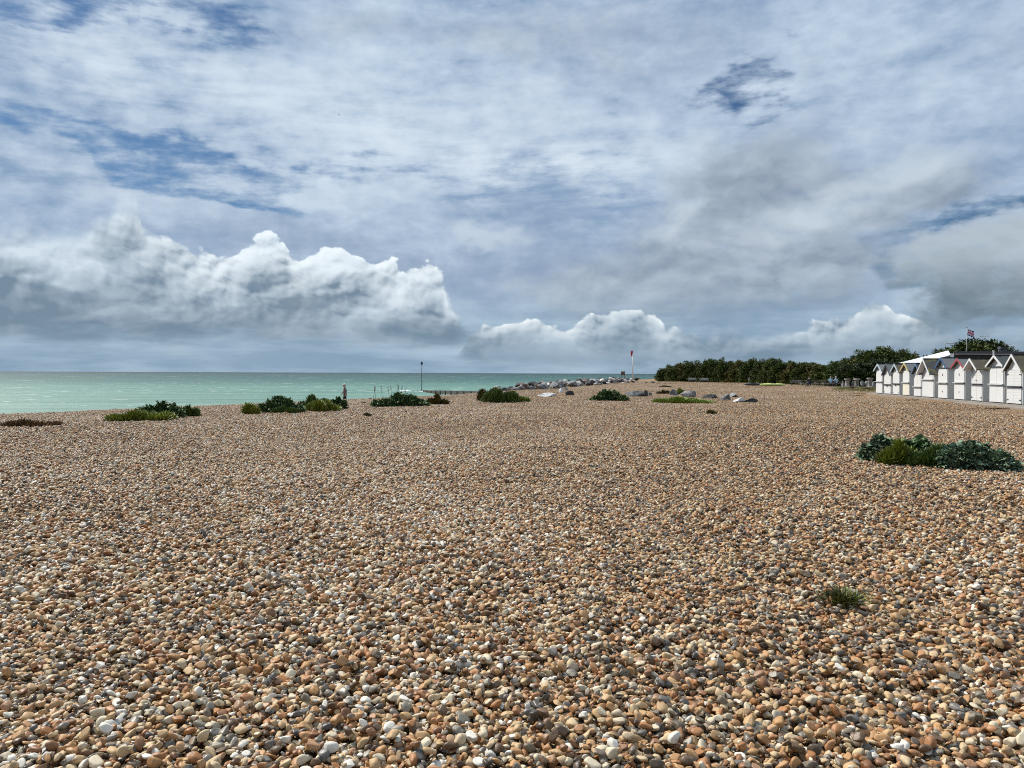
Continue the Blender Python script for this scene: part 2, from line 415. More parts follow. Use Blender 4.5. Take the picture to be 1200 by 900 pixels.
# ------------------------------------------------------------------ shingle: real pebbles in tiles, one object of kind stuff
TILE = 2.0
def ico(sub):
    bm = bmesh.new(); bmesh.ops.create_icosphere(bm, subdivisions=sub, radius=1.0)
    V = np.array([v.co[:] for v in bm.verts]); F = np.array([[v.index for v in f.verts] for f in bm.faces]); bm.free(); return V, F
def drop_tile(rng, mean, n):
    "drops pebbles one by one into the lowest of a few places; wraps at the tile's edges"
    G = 160; cell = TILE / G; hf = np.zeros((G, G)); out = []
    for i in range(n):
        a = float(np.clip(mean * math.exp(0.46 * rng.standard_normal()), mean * .45, mean * 2.3)); b = a * rng.uniform(.52, .95); c = min(b, a * rng.uniform(.34, .74))
        cand = rng.integers(0, G, (7, 2)); k = int(np.argmin(hf[cand[:, 0], cand[:, 1]])); ci, cj = cand[k]
        yaw = rng.uniform(0, PI); R = int(a / cell) + 1
        u = (np.arange(-R, R + 1) * cell)[None, :]; v = (np.arange(-R, R + 1) * cell)[:, None]
        p = (u * math.cos(yaw) + v * math.sin(yaw)) / a; q = (-u * math.sin(yaw) + v * math.cos(yaw)) / b
        r2 = p * p + q * q; ok = r2 < 0.92; top = c * np.sqrt(np.clip(1 - r2, 0, 1))
        I = (ci + np.arange(-R, R + 1)) % G; J = (cj + np.arange(-R, R + 1)) % G
        sub = hf[np.ix_(I, J)]
        zc = float((sub + top)[ok].max()) - 0.42 * c
        hf[np.ix_(I, J)] = np.where(ok, np.maximum(sub, zc + top), sub)
        out.append(((cj + .5) * cell - TILE / 2, (ci + .5) * cell - TILE / 2, zc, a, b, c, yaw))
    P = np.array(out); lvl = float(np.median(hf)); base = np.percentile(hf, 2)
    keep = P[:, 2] + P[:, 5] > base - 0.004
    # drop the ones buried by later pebbles
    ij = np.clip(((P[:, [1, 0]] + TILE / 2) / cell).astype(int), 0, G - 1); hh = hf[ij[:, 0], ij[:, 1]]
    keep &= (P[:, 2] + P[:, 5]) > hh - 0.030
    P[:, 2] -= lvl; return P[keep]
def tile_mesh(P, rng, sub):
    V0, F0 = ico(sub); n = len(P); k = len(V0)
    V = np.broadcast_to(V0, (n, k, 3)).copy()
    lump = np.zeros((n, k))
    for f, am in ((1.6, .15), (2.9, .08), (5.0, .03)):
        A = rng.standard_normal((n, 3)) * f; ph = rng.uniform(0, 2 * PI, (n, 1))
        lump += am * np.sin(np.einsum("nc,kc->nk", A, V0) + ph)
    V *= (1 + lump)[..., None]
    for t in range(8):                                   # fracture faces
        N = rng.standard_normal((n, 3)); N /= np.linalg.norm(N, axis=1, keepdims=True)
        d = rng.uniform(.48, 1.05, (n, 1)); e = np.maximum(0, np.einsum("nkc,nc->nk", V, N) - d)
        V -= e[..., None] * N[:, None, :] * .92
    V *= P[:, None, 3:6] * 1.12
    tx = rng.normal(0, .42, n); ty = rng.normal(0, .42, n); yw = P[:, 6] + np.where(rng.random(n) < .5, 0, PI)
    cx, sx_, cy, sy_, cz, sz = np.cos(tx), np.sin(tx), np.cos(ty), np.sin(ty), np.cos(yw), np.sin(yw)
    R = np.empty((n, 3, 3))
    R[:, 0] = np.stack([cz * cy, cz * sy_ * sx_ - sz * cx, cz * sy_ * cx + sz * sx_], -1)
    R[:, 1] = np.stack([sz * cy, sz * sy_ * sx_ + cz * cx, sz * sy_ * cx - cz * sx_], -1)
    R[:, 2] = np.stack([-sy_, cy * sx_, cy * cx], -1)
    V = np.einsum("nij,nkj->nki", R, V) + P[:, None, :3]
    F = (F0[None] + (np.arange(n) * k)[:, None, None]).reshape(-1, 3)
    return V.reshape(-1, 3), F, np.repeat(rng.random(n), k)

rng = np.random.default_rng(11)
SPECS = [(0.0105, 17500, 2), (0.0120, 14000, 2), (0.0135, 11200, 2), (0.0112, 16000, 3), (0.0130, 12600, 3)]
TV, TF, TR, TVAR = [], [], [], []; nv = 0
for vi, (mean, n, sub) in enumerate(SPECS):
    P = drop_tile(rng, mean, n)
    V, F, r_ = tile_mesh(P, rng, sub)
    TV.append(V); TF.append(F + nv); TR.append(r_); TVAR.append(np.full(len(V), vi)); nv += len(V)
# where tiles lie
pts = []; NT = 0
prng = random.Random(5)
for j in range(0, 76):
    for i in range(-34, 45):
        x = (i + .5) * TILE; y = (j + .5) * TILE - 1.0
        xc = float(np.interp(y, CRX, CRE))
        if x < xc - (22 if y < 72 else 9) or abs(x) > y * .70 + 6: continue
        if x > 23.3 + (y - 38) * .155 and y > 30: 
            if y < 66: continue
        if y > 95 and x > 60: continue
        nse = math.sin(x * .31 + 1.7 * math.sin(y * .21)) * math.cos(y * .27 + 1) + (0.5 if (x > 0 and y < 9) else 0)
        near = y < 9.5
        v = (4 if nse > -.25 else 3) if near else (2 if nse > .35 else (1 if nse > -.45 else 0))
        if near and y < 7: v = 4 if prng.random() < .75 else 3
        e = 0.5; gxx = float(H(x + e, y) - H(x - e, y)); gyy = float(H(x, y + e) - H(x, y - e))
        q = Vector((-gxx, -gyy, 1)).normalized()
        rot = (Vector((0, 0, 1)).rotation_difference(q).to_matrix() @ Matrix.Rotation(prng.randrange(4) * PI / 2, 3, "Z")).to_euler()
        pts.append((x, y, float(H(x, y)) + (0.0 if v < 5 else 0), v, *rot))
pts = np.array(pts)
V = np.concatenate(TV + [pts[:, :3]]); F = np.concatenate(TF)
isp = np.concatenate([np.zeros(nv), np.ones(len(pts))]); var = np.concatenate(TVAR + [pts[:, 3]])
prot = np.zeros((len(V), 3)); prot[nv:] = pts[:, 4:7]
rnd = np.concatenate(TR + [np.zeros(len(pts))])

def peb(b):
    r = attr("tone"); o = obj_rand()
    v1, c1 = white(r * 91.7 + o * 37.3); cr, cg, cb = sep(c1)
    p = geo_pos(); px_, py_, pz_ = sep(p)
    big = noise(vec(px_, py_), 0.30, 4, 0.6)
    big2 = noise(vec(px_ * 0.6, py_), 0.07, 3, 0.5)
    k = sat(v1 * 0.97 + 0.02 + (big - 0.5) * 0.30 + (big2 - 0.5) * 0.25)
    c = ramp(k, [(0.00, (.020, .019, .019)), (0.08, (.055, .060, .066)), (0.13, (.120, .123, .122)), (0.175, (.24, .22, .18)), (0.22, (.070, .030, .011)),
                 (0.31, (.23, .080, .022)), (0.41, (.42, .165, .045)), (0.53, (.52, .265, .095)), (0.65, (.58, .365, .165)), (0.76, (.66, .49, .28)), (0.86, (.74, .64, .46)), (0.955, (.88, .84, .74))], "CONSTANT")
    c = mixc(0.22, c, mixc(sat(cg), (.20, .130, .065), (.48, .39, .26)))
    n = noise3(p, 70.0, 3, 0.65); n2 = noise3(p, 190.0, 2, 0.6)
    dk = mixc(1.0, c, (.42, .36, .31), "MULTIPLY"); lt = mixc(0.55, c, (.70, .62, .50))
    c = mixc(sstep(0.56, 0.66, n) * sstep(0.35, 0.7, cb) * 0.75, c, dk)
    c = mixc(sstep(0.60, 0.68, n2 * 0.5 + n * 0.5) * sstep(0.3, 0.8, cr) * 0.7, c, lt)
    n3 = noise3(p, 520.0, 2, 0.6)
    c = mixc(1.0, c, mixc(n3, (.80,) * 3, (1.2,) * 3), "MULTIPLY")
    plug(b, "Base Color", c); plug(b, "Roughness", 0.30 + cr * 0.40); bump(b, n2 + n3 * 0.4, 0.35, 0.003)
m_peb = mat("flint_pebbles", rough=0.55, spec=0.4, build=peb)
me = np_mesh("shingle", V, F, [m_peb], attrs={"tone": rnd, "variant": var, "spot": isp, "turn": prot})
sh = tag(link("shingle", me), "loose flint pebbles in brown, grey and cream covering the beach", "shingle", kind="stuff")
g = bpy.data.node_groups.new("lay_shingle", "GeometryNodeTree")
g.interface.new_socket("Geometry", in_out="INPUT", socket_type="NodeSocketGeometry"); g.interface.new_socket("Geometry", in_out="OUTPUT", socket_type="NodeSocketGeometry")
gi = g.nodes.new("NodeGroupInput"); go = g.nodes.new("NodeGroupOutput"); L = g.links.new
def gattr(name, t="FLOAT"):
    n = g.nodes.new("GeometryNodeInputNamedAttribute"); n.data_type = t; n.inputs[0].default_value = name
    return next(o for o in n.outputs if o.enabled and o.name == "Attribute")
def gcmp(a, b, op="EQUAL"):
    n = g.nodes.new("FunctionNodeCompare"); n.data_type = "FLOAT"; n.operation = op; L(a, n.inputs[0]); n.inputs[1].default_value = b
    if op == "EQUAL": n.inputs["Epsilon"].default_value = 0.01
    return n.outputs[0]
def gsep(geo, sel):
    n = g.nodes.new("GeometryNodeSeparateGeometry"); n.domain = "POINT"; L(geo, n.inputs[0]); L(sel, n.inputs[1]); return n.outputs[0], n.outputs[1]
sp, rest = gsep(gi.outputs[0], gcmp(gattr("spot"), 0.5, "GREATER_THAN"))
jn = g.nodes.new("GeometryNodeJoinGeometry")
for vi in range(len(SPECS)):
    sel = gcmp(gattr("variant"), float(vi))
    tl, _ = gsep(rest, sel); tp, _ = gsep(sp, sel)
    m2p = g.nodes.new("GeometryNodeMeshToPoints"); L(tp, m2p.inputs[0])
    ip = g.nodes.new("GeometryNodeInstanceOnPoints"); L(m2p.outputs[0], ip.inputs["Points"]); L(tl, ip.inputs["Instance"]); L(gattr("turn", "FLOAT_VECTOR"), ip.inputs["Rotation"])
    L(ip.outputs[0], jn.inputs[0])
L(jn.outputs[0], go.inputs[0])
sh.modifiers.new("lay_shingle", "NODES").node_group = g
print("pebble verts", nv, "tiles", len(pts))
# ------------------------------------------------------------------ vegetation
def leafm(lo, hi, var=0.35, sheen=0.3, rough=0.5):
    def f(b):
        t = attr("tone"); o = obj_rand()
        v, c = white(t * 53.0 + o * 11.0)
        n = noise3(obj_co(), 2.2, 3)
        k = sat(v * 0.75 + (n - 0.5) * 1.2 + 0.12)
        plug(b, "Base Color", mixc(k, lo, hi))
        b.inputs["Subsurface Weight"].default_value = 0.0
    return f
m_kale = mat("kale_leaf", rough=0.55, spec=0.3, build=leafm((.026, .066, .020), (.15, .235, .090)))
m_kale_blue = mat("kale_leaf_blue", rough=0.5, spec=0.35, build=leafm((.030, .068, .028), (.28, .38, .24)))
m_spurge = mat("yellow_green_leaf", rough=0.55, build=leafm((.095, .125, .015), (.31, .35, .045)))
m_green = mat("green_leaf", rough=0.55, build=leafm((.045, .085, .016), (.150, .215, .045)))
m_olive = mat("olive_leaf", rough=0.6, build=leafm((.060, .058, .012), (.17, .125, .025)))
m_lime = mat("lime_leaf", rough=0.55, build=leafm((.13, .19, .025), (.30, .38, .060)))
m_dry = mat("dry_leaf", rough=0.8, build=leafm((.10, .055, .022), (.26, .155, .065)))
m_stalk = mat("dry_stalk", (.16, .11, .07), rough=0.8)
m_bark = mat("bark", rough=0.9, build=lambda b: plug(b, "Base Color", ramp(noise3(obj_co(), 6, 4), [(0.3, (.045, .035, .025)), (0.7, (.14, .11, .08))])))

def blades(rng, P, D, Lr, Wr, segs=2, bend=0.35, ruffle=0.0, cols=1, tone=None):
    "leaves as little curved sheets: base points P, directions D; returns verts, quads, tone"
    n = len(P); D = D / np.linalg.norm(D, axis=1, keepdims=True)
    sd_ = np.cross(D, rng.standard_normal((n, 3))); sd_ /= np.linalg.norm(sd_, axis=1, keepdims=True)
    flat = np.cross(D, [0, 0, 1.0]); fl = np.linalg.norm(flat, axis=1, keepdims=True); flat = np.where(fl > .05, flat / np.maximum(fl, 1e-6), sd_)
    side = flat * .8 + sd_ * .45; side -= (side * D).sum(1, keepdims=True) * D; side /= np.linalg.norm(side, axis=1, keepdims=True)
    N = np.cross(side, D); N *= np.where(N[:, 2:3] < 0, -1, 1)
    L = rng.uniform(*Lr, n); Wd = rng.uniform(*Wr, n); ph = rng.uniform(0, 6.28, n); ns, nt_ = segs + 1, cols * 2 + 1
    s = np.linspace(0, 1, ns); t = np.linspace(-1, 1, nt_)
    w = (np.sin(PI * (0.10 + 0.86 * s)) ** .65)[None, :, None] * t[None, None, :] * Wd[:, None, None]
    h = -bend * (s ** 2)[None, :, None] * L[:, None, None] * rng.uniform(.2, 1.4, (n, 1, 1)) + 0.30 * np.abs(w) * rng.uniform(-.4, 1.4, (n, 1, 1))
    if ruffle: h = h + ruffle * Wd[:, None, None] * np.abs(t)[None, None, :] * np.sin(s[None, :, None] * 9 + ph[:, None, None] + 1.7 * t[None, None, :])
    V = P[:, None, None, :] + (s[None, :, None] * L[:, None, None])[..., None] * D[:, None, None, :] + w[..., None] * side[:, None, None, :] + h[..., None] * N[:, None, None, :]
    k = ns * nt_; ii = np.arange(ns * nt_).reshape(ns, nt_)
    f = np.stack([ii[:-1, :-1], ii[:-1, 1:], ii[1:, 1:], ii[1:, :-1]], -1).reshape(-1, 4)
    F = (f[None] + (np.arange(n) * k)[:, None, None]).reshape(-1, 4)
    tn = rng.random(n) if tone is None else tone
    return V.reshape(-1, 3), F, np.repeat(tn, k)
def dome(rng, w, d, h, n, nb=6, inner=0.5, low=0.0):
    "points and outward directions through a clump of nb overlapping low domes inside w x d x h"
    B = []
    for i in range(nb):
        u = (i + .5) / nb * 2 - 1 + rng.uniform(-.12, .12); r_ = rng.uniform(.22, .34) if nb > 2 else rng.uniform(.5, .6)
        hh = h * (rng.uniform(.62, 1.0) * (1 - .45 * abs(u) ** 2.2))
        B.append((u * (w / 2 - r_ * w / 2 * .8), rng.uniform(-.3, .3) * d, max(r_ * w * .75, d * .3), max(d * .38, .08), hh))
    B[int(nb * .45)] = B[int(nb * .45)][:4] + (h,)
    B = np.array(B); pr = B[:, 2] * B[:, 3] * B[:, 4]; k = rng.choice(len(B), n, p=pr / pr.sum()); b = B[k]
    q = rng.standard_normal((n, 3)); q[:, 2] = np.abs(q[:, 2]) + low; q /= np.linalg.norm(q, axis=1, keepdims=True)
    r_ = rng.uniform(inner, 1.0, (n, 1)) ** .6
    P = b[:, :2] + q[:, :2] * b[:, 2:4] * r_; z = q[:, 2] * b[:, 4] * r_[:, 0]
    return np.column_stack([P, np.maximum(z, .01)]), q
def plant(name, kind, px0, px1, base, top, label, cat, seed, n=None, depth=None, group=None, nb=5, stalks=0):
    "stands where the photograph shows it: px0..px1 wide, from its base line up to its top"
    rng = np.random.default_rng(seed); pc = (px0 + px1) / 2
    x, y = spot(pc, base); z = Hz(x, y)
    for _ in range(6): x, y = spot(pc, base, z); z = Hz(x, y)
    w = (px1 - px0) * y / 900; h = (base - top) * y / 900; d = depth if depth else min(max(w * .55, .5), 1.5)
    root = empty(name, (x, y + d / 2, z), math.atan2(-x, y) * .6)
    area = w * max(h, d * .5)
    if kind in ("kale", "kale_blue"):
        Ls = (.06, .15) if y < 20 else (.09, .19); n = n * 3 if n else int(900 * area + 120)
        P, q = dome(rng, w * .92, d, h * .80, n, nb, .45, .15)
        D = q + rng.standard_normal((n, 3)) * .35 + [0, 0, .55]
        V, F, T = blades(rng, P - q * .05, D, Ls, (.028, .062), 4, .6, .6, 2)
        link("leaves", np_mesh("kale_leaves", V, F, [m_kale if kind == "kale" else m_kale_blue], attrs={"tone": T}), root)
    else:
        m = {"spurge": m_spurge, "green": m_green, "olive": m_olive, "lime": m_lime, "dry": m_dry}[kind]
        wd = (.008, .018) if y < 20 else (.012, .028); n = n or int(2600 * area + 200)
        P, q = dome(rng, w * .96, d, h * .86, n, nb, .35, .1)
        D = q * .8 + rng.standard_normal((n, 3)) * .4 + [0, 0, .9]
        V, F, T = blades(rng, P - q * .05, D, (.06, .17) if h > .3 else (.04, .13), wd, 2, .25)
        link("leaves", np_mesh("small_leaves", V, F, [m], attrs={"tone": T}), root)
    mb = MB()
    for i in range(10 if y < 60 else 4):                               # woody stems inside
        a = rng.uniform(-.4, .4) * w; b_ = rng.uniform(-.25, .25) * d
        mb.tube([(0, 0, -.06), (a * .5, b_ * .5, .01), (a * .9, b_, h * .3), (a * 1.05, b_ * 1.1, h * .6)], [.016, .014, .010, .005], 5)
    mb.build("stems", m_stalk, root)
    if stalks:
        mb = MB()
        for i in range(stalks):
            a = rng.uniform(-.5, .1) * w; b_ = rng.uniform(-.2, .3) * d; hh = h * rng.uniform(.95, 1.25); lx = rng.uniform(-.15, .15)
            mb.tube([(a, b_, 0), (a + lx * .5, b_, hh * .6), (a + lx, b_, hh)], [.010, .008, .005], 5)
            for k in range(5):
                c = Vector((a + lx * (.75 + .05 * k), b_, hh * (.76 + .05 * k))); dr = Vector((rng.uniform(-1, 1), rng.uniform(-1, 1), 1)).normalized() * .10
                mb.tube([c, c + dr], [.006, .010], 4)
        mb.build("seed_stalk", m_stalk, root)
    tag(root, label, cat, group); return root

BG = "plants growing along the crest of the shingle"
plant("dry_grass", "dry", -14, 56, 501, 491, "low patch of dry reddish brown grass at the far left of the beach", "dry grass", 1, nb=6, group=BG)
plant("leafy_plant", "spurge", 118, 196, 494, 479, "low yellow-green bush left of the dark sea kale in the leftmost clump", "plant", 2, nb=6, group=BG)
plant("sea_kale", "kale", 152, 210, 490.5, 466, "dark green sea kale mound in the leftmost clump, between two yellow-green bushes", "sea kale", 3, nb=5, group=BG)
plant("leafy_plant", "green", 203, 232, 488.5, 473, "small rounded green bush at the right end of the leftmost clump of plants", "plant", 4, nb=3, group=BG)
plant("leafy_plant", "spurge", 280, 304, 486, 471, "small yellow-green bush at the left end of the long clump beside the walking person", "plant", 5, nb=2, group=BG)
plant("sea_kale", "kale", 291, 354, 484.5, 460, "dark sea kale forming the left half of the long clump beside the walking person", "sea kale", 6, nb=6, group=BG)
plant("leafy_plant", "green", 314, 350, 485, 475, "low green plant at the foot of the dark sea kale left of the walking person", "plant", 7, nb=4, group=BG)
plant("sea_kale", "green", 342, 388, 481.5, 459.5, "bright green bush in the middle of the long clump, just right of dark sea kale", "plant", 8, nb=4, group=BG)
plant("leafy_plant", "spurge", 348, 398, 483, 466, "yellow-green bush at the front right of the long clump by the walking person", "plant", 9, nb=5, group=BG)
plant("sea_kale", "kale", 383, 407, 480, 462, "small dark sea kale at the right end of the long clump, nearest the walking person", "sea kale", 10, nb=3, group=BG)
plant("sea_kale", "kale", 433, 500, 477, 456.5, "dark sea kale with dry seed stalks, below the thin black marker post", "sea kale", 11, nb=6, group=BG, stalks=9)
plant("leafy_plant", "olive", 497, 527, 474.5, 459, "olive yellow bush touching the right end of the sea kale below the marker post", "plant", 12, nb=3, group=BG)
plant("leafy_plant", "green", 561, 614, 472.5, 450.5, "rounded green bush standing alone left of the rock heap", "plant", 13, nb=4, group=BG)
plant("leafy_plant", "olive", 557, 577, 471, 453.5, "brownish olive bush on the left flank of the rounded green bush by the rock heap", "plant", 14, nb=2, group=BG)
plant("leafy_plant", "lime", 604, 623, 471.5, 464, "tiny lime-green plant at the right foot of the rounded bush by the rock heap", "plant", 15, nb=2, group=BG)
plant("sea_kale", "kale", 691, 740, 470.5, 454, "dark green dome of sea kale standing alone below the white flagpole", "sea kale", 16, nb=5, group=BG)
plant("ground_plant", "lime", 767, 838, 473, 464.5, "flat bright lime-green plant spreading in front of the two grey rocks", "plant", 17, nb=7, depth=2.2, group=BG)
plant("ground_plant", "lime", 789, 806, 462.5, 453.5, "upright lime-green tuft behind the two grey rocks", "plant", 18, nb=3, depth=.9, group=BG)
plant("ground_plant", "olive", 769, 789, 462, 456.5, "thin olive tuft left of the two grey rocks", "plant", 19, nb=3, depth=.8, group=BG)
plant("ground_plant", "olive", 774, 788, 454, 451.5, "flat dark olive patch of plant behind the grey rocks", "plant", 20, nb=3, depth=1.5, group=BG)
plant("ground_plant", "olive", 829, 842, 485.5, 480.5, "tiny dark tuft alone on the shingle in front of the lime-green plant", "plant", 21, nb=2, group=BG)
plant("ground_plant", "olive", 425, 434, 488.5, 484.5, "tiny olive weed on the shingle below the marker post sea kale", "plant", 22, nb=2, group=BG)
plant("leafy_plant", "spurge", 1034, 1084, 546, 513, "yellow-green plant at the left front of the big near clump", "plant", 23, nb=5, n=4200)
plant("sea_kale", "kale_blue", 1015, 1068, 542, 503.5, "tall blue-green sea kale at the left end of the big near clump", "sea kale", 24, nb=4, n=430)
plant("sea_kale", "kale", 1050, 1146, 545, 509, "dark sea kale in the middle of the big near clump", "sea kale", 25, nb=5, n=620)
plant("sea_kale", "kale_blue", 1098, 1206, 552, 511, "large blue-green sea kale at the right end of the big near clump", "sea kale", 26, nb=8, n=1200)
plant("leafy_plant", "green", 1070, 1150, 549, 519, "low green plant at the foot of the sea kale in the big near clump", "plant", 27, nb=7, n=6000)

# the lone tuft near the camera
def tuft():
    rng = np.random.default_rng(77); x, y = spot(985, 711); z = Hz(x, y); root = empty("weed_tuft", (x, y, z + .005))
    n = 380; P = np.column_stack([rng.normal(0, .048, n), rng.normal(0, .034, n), rng.uniform(0, .02, n)])
    D = np.column_stack([P[:, 0] * 9 + rng.normal(0, .35, n), P[:, 1] * 9 + rng.normal(0, .35, n), rng.uniform(.7, 1.8, n)])
    V, F, T = blades(rng, P, D, (.045, .135), (.0022, .0055), 3, .4); link("leaves", np_mesh("tuft_leaves", V, F, [mat("tuft_leaf", rough=.6, build=leafm((.030, .038, .008), (.16, .155, .035)))], attrs={"tone": T}), root)
    n = 130; P = P[:n] + [.045, 0, .0]; D = D[:n] * [1, 1, 1.1]
    V, F, T = blades(rng, P, D, (.05, .13), (.002, .005), 3, .3); link("leaves", np_mesh("tuft_leaves_olive", V, F, [m_spurge], attrs={"tone": T}), root)
    mb = MB()
    for a, b_, hh in ((-.01, 0, .20), (.02, .01, .17), (.035, -.01, .13), (-.03, 0, .12), (.0, .02, .15)):
        mb.tube([(a * .3, b_, 0), (a, b_, hh * .5), (a * 1.6, b_, hh)], [.0016, .0014, .0022], 5)
    for a in (-.09, .05): mb.tube([(0, 0, .02), (a, -.07, .05), (a * 1.4, -.12, .01)], .0016, 5)
    mb.build("stalk", mat("red_stalk", (.22, .11, .06), .7), root)
    tag(root, "small green weed tuft with thin reddish stalks alone on the near shingle", "weed")
tuft()

# ------------------------------------------------------------------ trees
m_tree = mat("tamarisk_leaf", rough=0.65, spec=0.25, build=leafm((.026, .044, .009), (.125, .160, .030)))
m_tree2 = mat("oak_leaf", rough=0.55, spec=0.3, build=leafm((.018, .034, .010), (.085, .115, .026)))
m_tree3 = mat("brown_green_leaf", rough=0.65, spec=0.25, build=leafm((.038, .042, .008), (.165, .150, .032)))
def tree_meshes(seed, m):
    "unit tree: 1 high, about 1 wide; foliage down to the ground as in a wind-clipped hedge"
    rng = np.random.default_rng(seed); C = []
    for i in range(120):
        q = rng.standard_normal(3); q[2] = abs(q[2]) * 1.0; q /= np.linalg.norm(q); r_ = rng.uniform(.55, 1.0)
        c = np.array([q[0] * .47 * r_, q[1] * .40 * r_, .10 + q[2] * .76 * r_ * rng.uniform(.82, 1.06)]); C.append((c, rng.uniform(.07, .13)))
    for i in range(14):
        a = rng.uniform(0, 6.28); C.append((np.array([math.cos(a) * .44, math.sin(a) * .36, rng.uniform(.05, .2)]), .10))
    P, D, T = [], [], []
    for c, s_ in C:
        n = int(120 * (s_ / .1) ** 1.5); q = rng.standard_normal((n, 3)); q /= np.linalg.norm(q, axis=1, keepdims=True)
        P.append(c + q * [s_, s_, s_ * .75] * rng.uniform(.3, 1.05, (n, 1))); D.append(q + rng.standard_normal((n, 3)) * .5 + [0, 0, .3]); T.append(np.clip(rng.random() * .6 + rng.random(n) * .4, 0, 1))
    for i in range(0):                                             # sprigs over the top
        q = rng.standard_normal(3); q[2] = abs(q[2]) + .6; q /= np.linalg.norm(q); c = np.array([q[0] * .46, q[1] * .4, .10 + q[2] * .80])
        n = 16; k = rng.uniform(0, 1, (n, 1)); P.append(c + q * .05 * k + rng.normal(0, .010, (n, 3))); D.append(np.tile(q, (n, 1)) + rng.normal(0, .5, (n, 3))); T.append(rng.random(n))
    P = np.concatenate(P); D = np.concatenate(D); P[:, 2] = np.maximum(P[:, 2], .01)
    V, F, T = blades(rng, P, D, (.030, .055), (.016, .028), 1, .2, tone=np.concatenate(T))
    crown = np_mesh("tree_crown", V, F, [m], attrs={"tone": T}, smooth=False)
    mb = MB(); mb.tube([(0, 0, -.03), (.01, 0, .14), (.0, .01, .34), (.02, 0, .62)], [.034, .026, .018, .006], 8)
    for k in range(7):
        a = k * .9 + rng.uniform(-.3, .3); z0 = rng.uniform(.10, .38); rr = rng.uniform(.22, .36)
        mb.tube([(0, 0, z0), (math.cos(a) * rr * .5, math.sin(a) * rr * .5, z0 + .12), (math.cos(a) * rr, math.sin(a) * rr, z0 + .34)], [.015, .010, .004], 6)
    return crown, mb.mesh("tree_trunk", True)
KINDS = [tree_meshes(300 + i, (m_tree, m_tree3, m_tree, m_tree2, m_tree3)[i]) for i in range(5)]
for _, t in KINDS: t.materials.append(m_bark)
def tree(px, top, y, width, k, label, group, name="tamarisk_tree", rz=0):
    x = at_depth(px, y); z = Hz(x, y); ht = EYE - z + (437.35 + .00375 * (px - 600) - top) * y / 900
    r = empty(name, (x, y, z - .05), rz); r.scale = (width * 1.35, width * 1.2, ht * 1.15)
    a = link("crown", KINDS[k][0], r); b = link("trunk", KINDS[k][1], r)
    tag(r, label, "tree", group)
    return r
tr = random.Random(9)
tops = [(777, 431), (788, 426), (800, 423), (812, 421), (826, 420), (839, 417), (852, 420), (866, 418.5), (880, 417), (893, 420), (905, 419), (918, 421), (932, 421), (945, 422), (957, 423), (968, 426), (978, 428)]
GT = "wind-clipped tamarisk trees in the hedge behind the beach"
for i, (px, tp) in enumerate(tops):
    y = np.interp(px, [777, 850, 900, 960, 980], [150, 139, 127, 114, 110])
    L = "leftmost tree of the dark green hedge, sloping down towards the beach" if i == 0 else "wind-clipped tree of the hedge " + ("just right of its sloping left end", "above the left bench of the pair", "above the right bench of the pair", "above the small grey sign post", "behind the black kayak", "behind the lime-green kayak", "behind the lone grey bench", "behind the person sitting in black", "behind the two people in light blue")[int(np.argmin([abs(px - q) for q in (790, 811, 826, 866, 884, 906, 934, 950, 976)]))]
    tree(px, tp + tr.uniform(-.5, 1.0), y, 3.6 if i else 3.0, (0, 1, 2, 4)[tr.randrange(4)], L, GT, rz=tr.uniform(0, 6))
    if 0 < i: tree(px + tr.uniform(-5, 5), tp + tr.uniform(-.5, 1.5), y + 3.2, 4.0, (1, 3, 0)[tr.randrange(3)], L.replace('wind-clipped', 'rearmost wind-clipped'), GT, rz=tr.uniform(0, 6))
    if i > 0: tree(px + 5, tp + 12 + tr.uniform(-1.5, 1.5), y - 1.6, 3.2, (2, 0, 4)[tr.randrange(3)], L.replace('wind-clipped tree', 'low front bush'), GT, rz=tr.uniform(0, 6))
GT2 = "taller trees behind the white beach huts"
for i, (px, tp, y, w, k) in enumerate([(984, 422, 106, 4.0, 2), (992, 416, 108, 4.6, 0), (1003, 413.5, 106, 4.6, 4), (1014, 410, 107, 5.0, 2), (1026, 406, 105, 5.0, 0), (1037, 403.5, 108, 5.0, 3), (1048, 404, 105, 5.2, 0), (1058, 407.5, 107, 5.0, 4), (1068, 414, 106, 4.2, 2), (1079, 423, 106, 4.0, 3),
                                       (996, 424, 102, 3.6, 3), (1012, 421, 101, 4.0, 3), (1030, 418, 101, 4.2, 3), (1046, 419, 101, 4.2, 3), (1062, 424, 101, 3.8, 3)]):
    tree(px, tp, y, w, k, ("low bushy tree " if i > 9 else "tall bushy tree ") + ("at the left edge of the group by the beach huts" if px < 1000 else "behind the stone pillars" if px < 1025 else "directly behind the leftmost beach huts" if px < 1055 else "touching the left end of the white canopy"), GT2, "bushy_tree", rz=tr.uniform(0, 6))
for i, (px, tp, w, k) in enumerate([(1114, 404.5, 7.0, 0), (1127, 400.5, 8.0, 2), (1140, 396.5, 9.0, 3), (1152, 395, 9.0, 3), (1163, 397.5, 8.0, 3)]):
    tree(px, tp, 112 + i, w, k, ("low tree showing above the white canopy, left of the flag", "tree showing above the flat roof just left of the flagpole", "dark tree top just right of the flagpole", "tallest dark tree top above the flat roof", "rightmost tree top above the flat roof")[i], "trees behind the flat-roofed building", "dark_tree", rz=tr.uniform(0, 6))

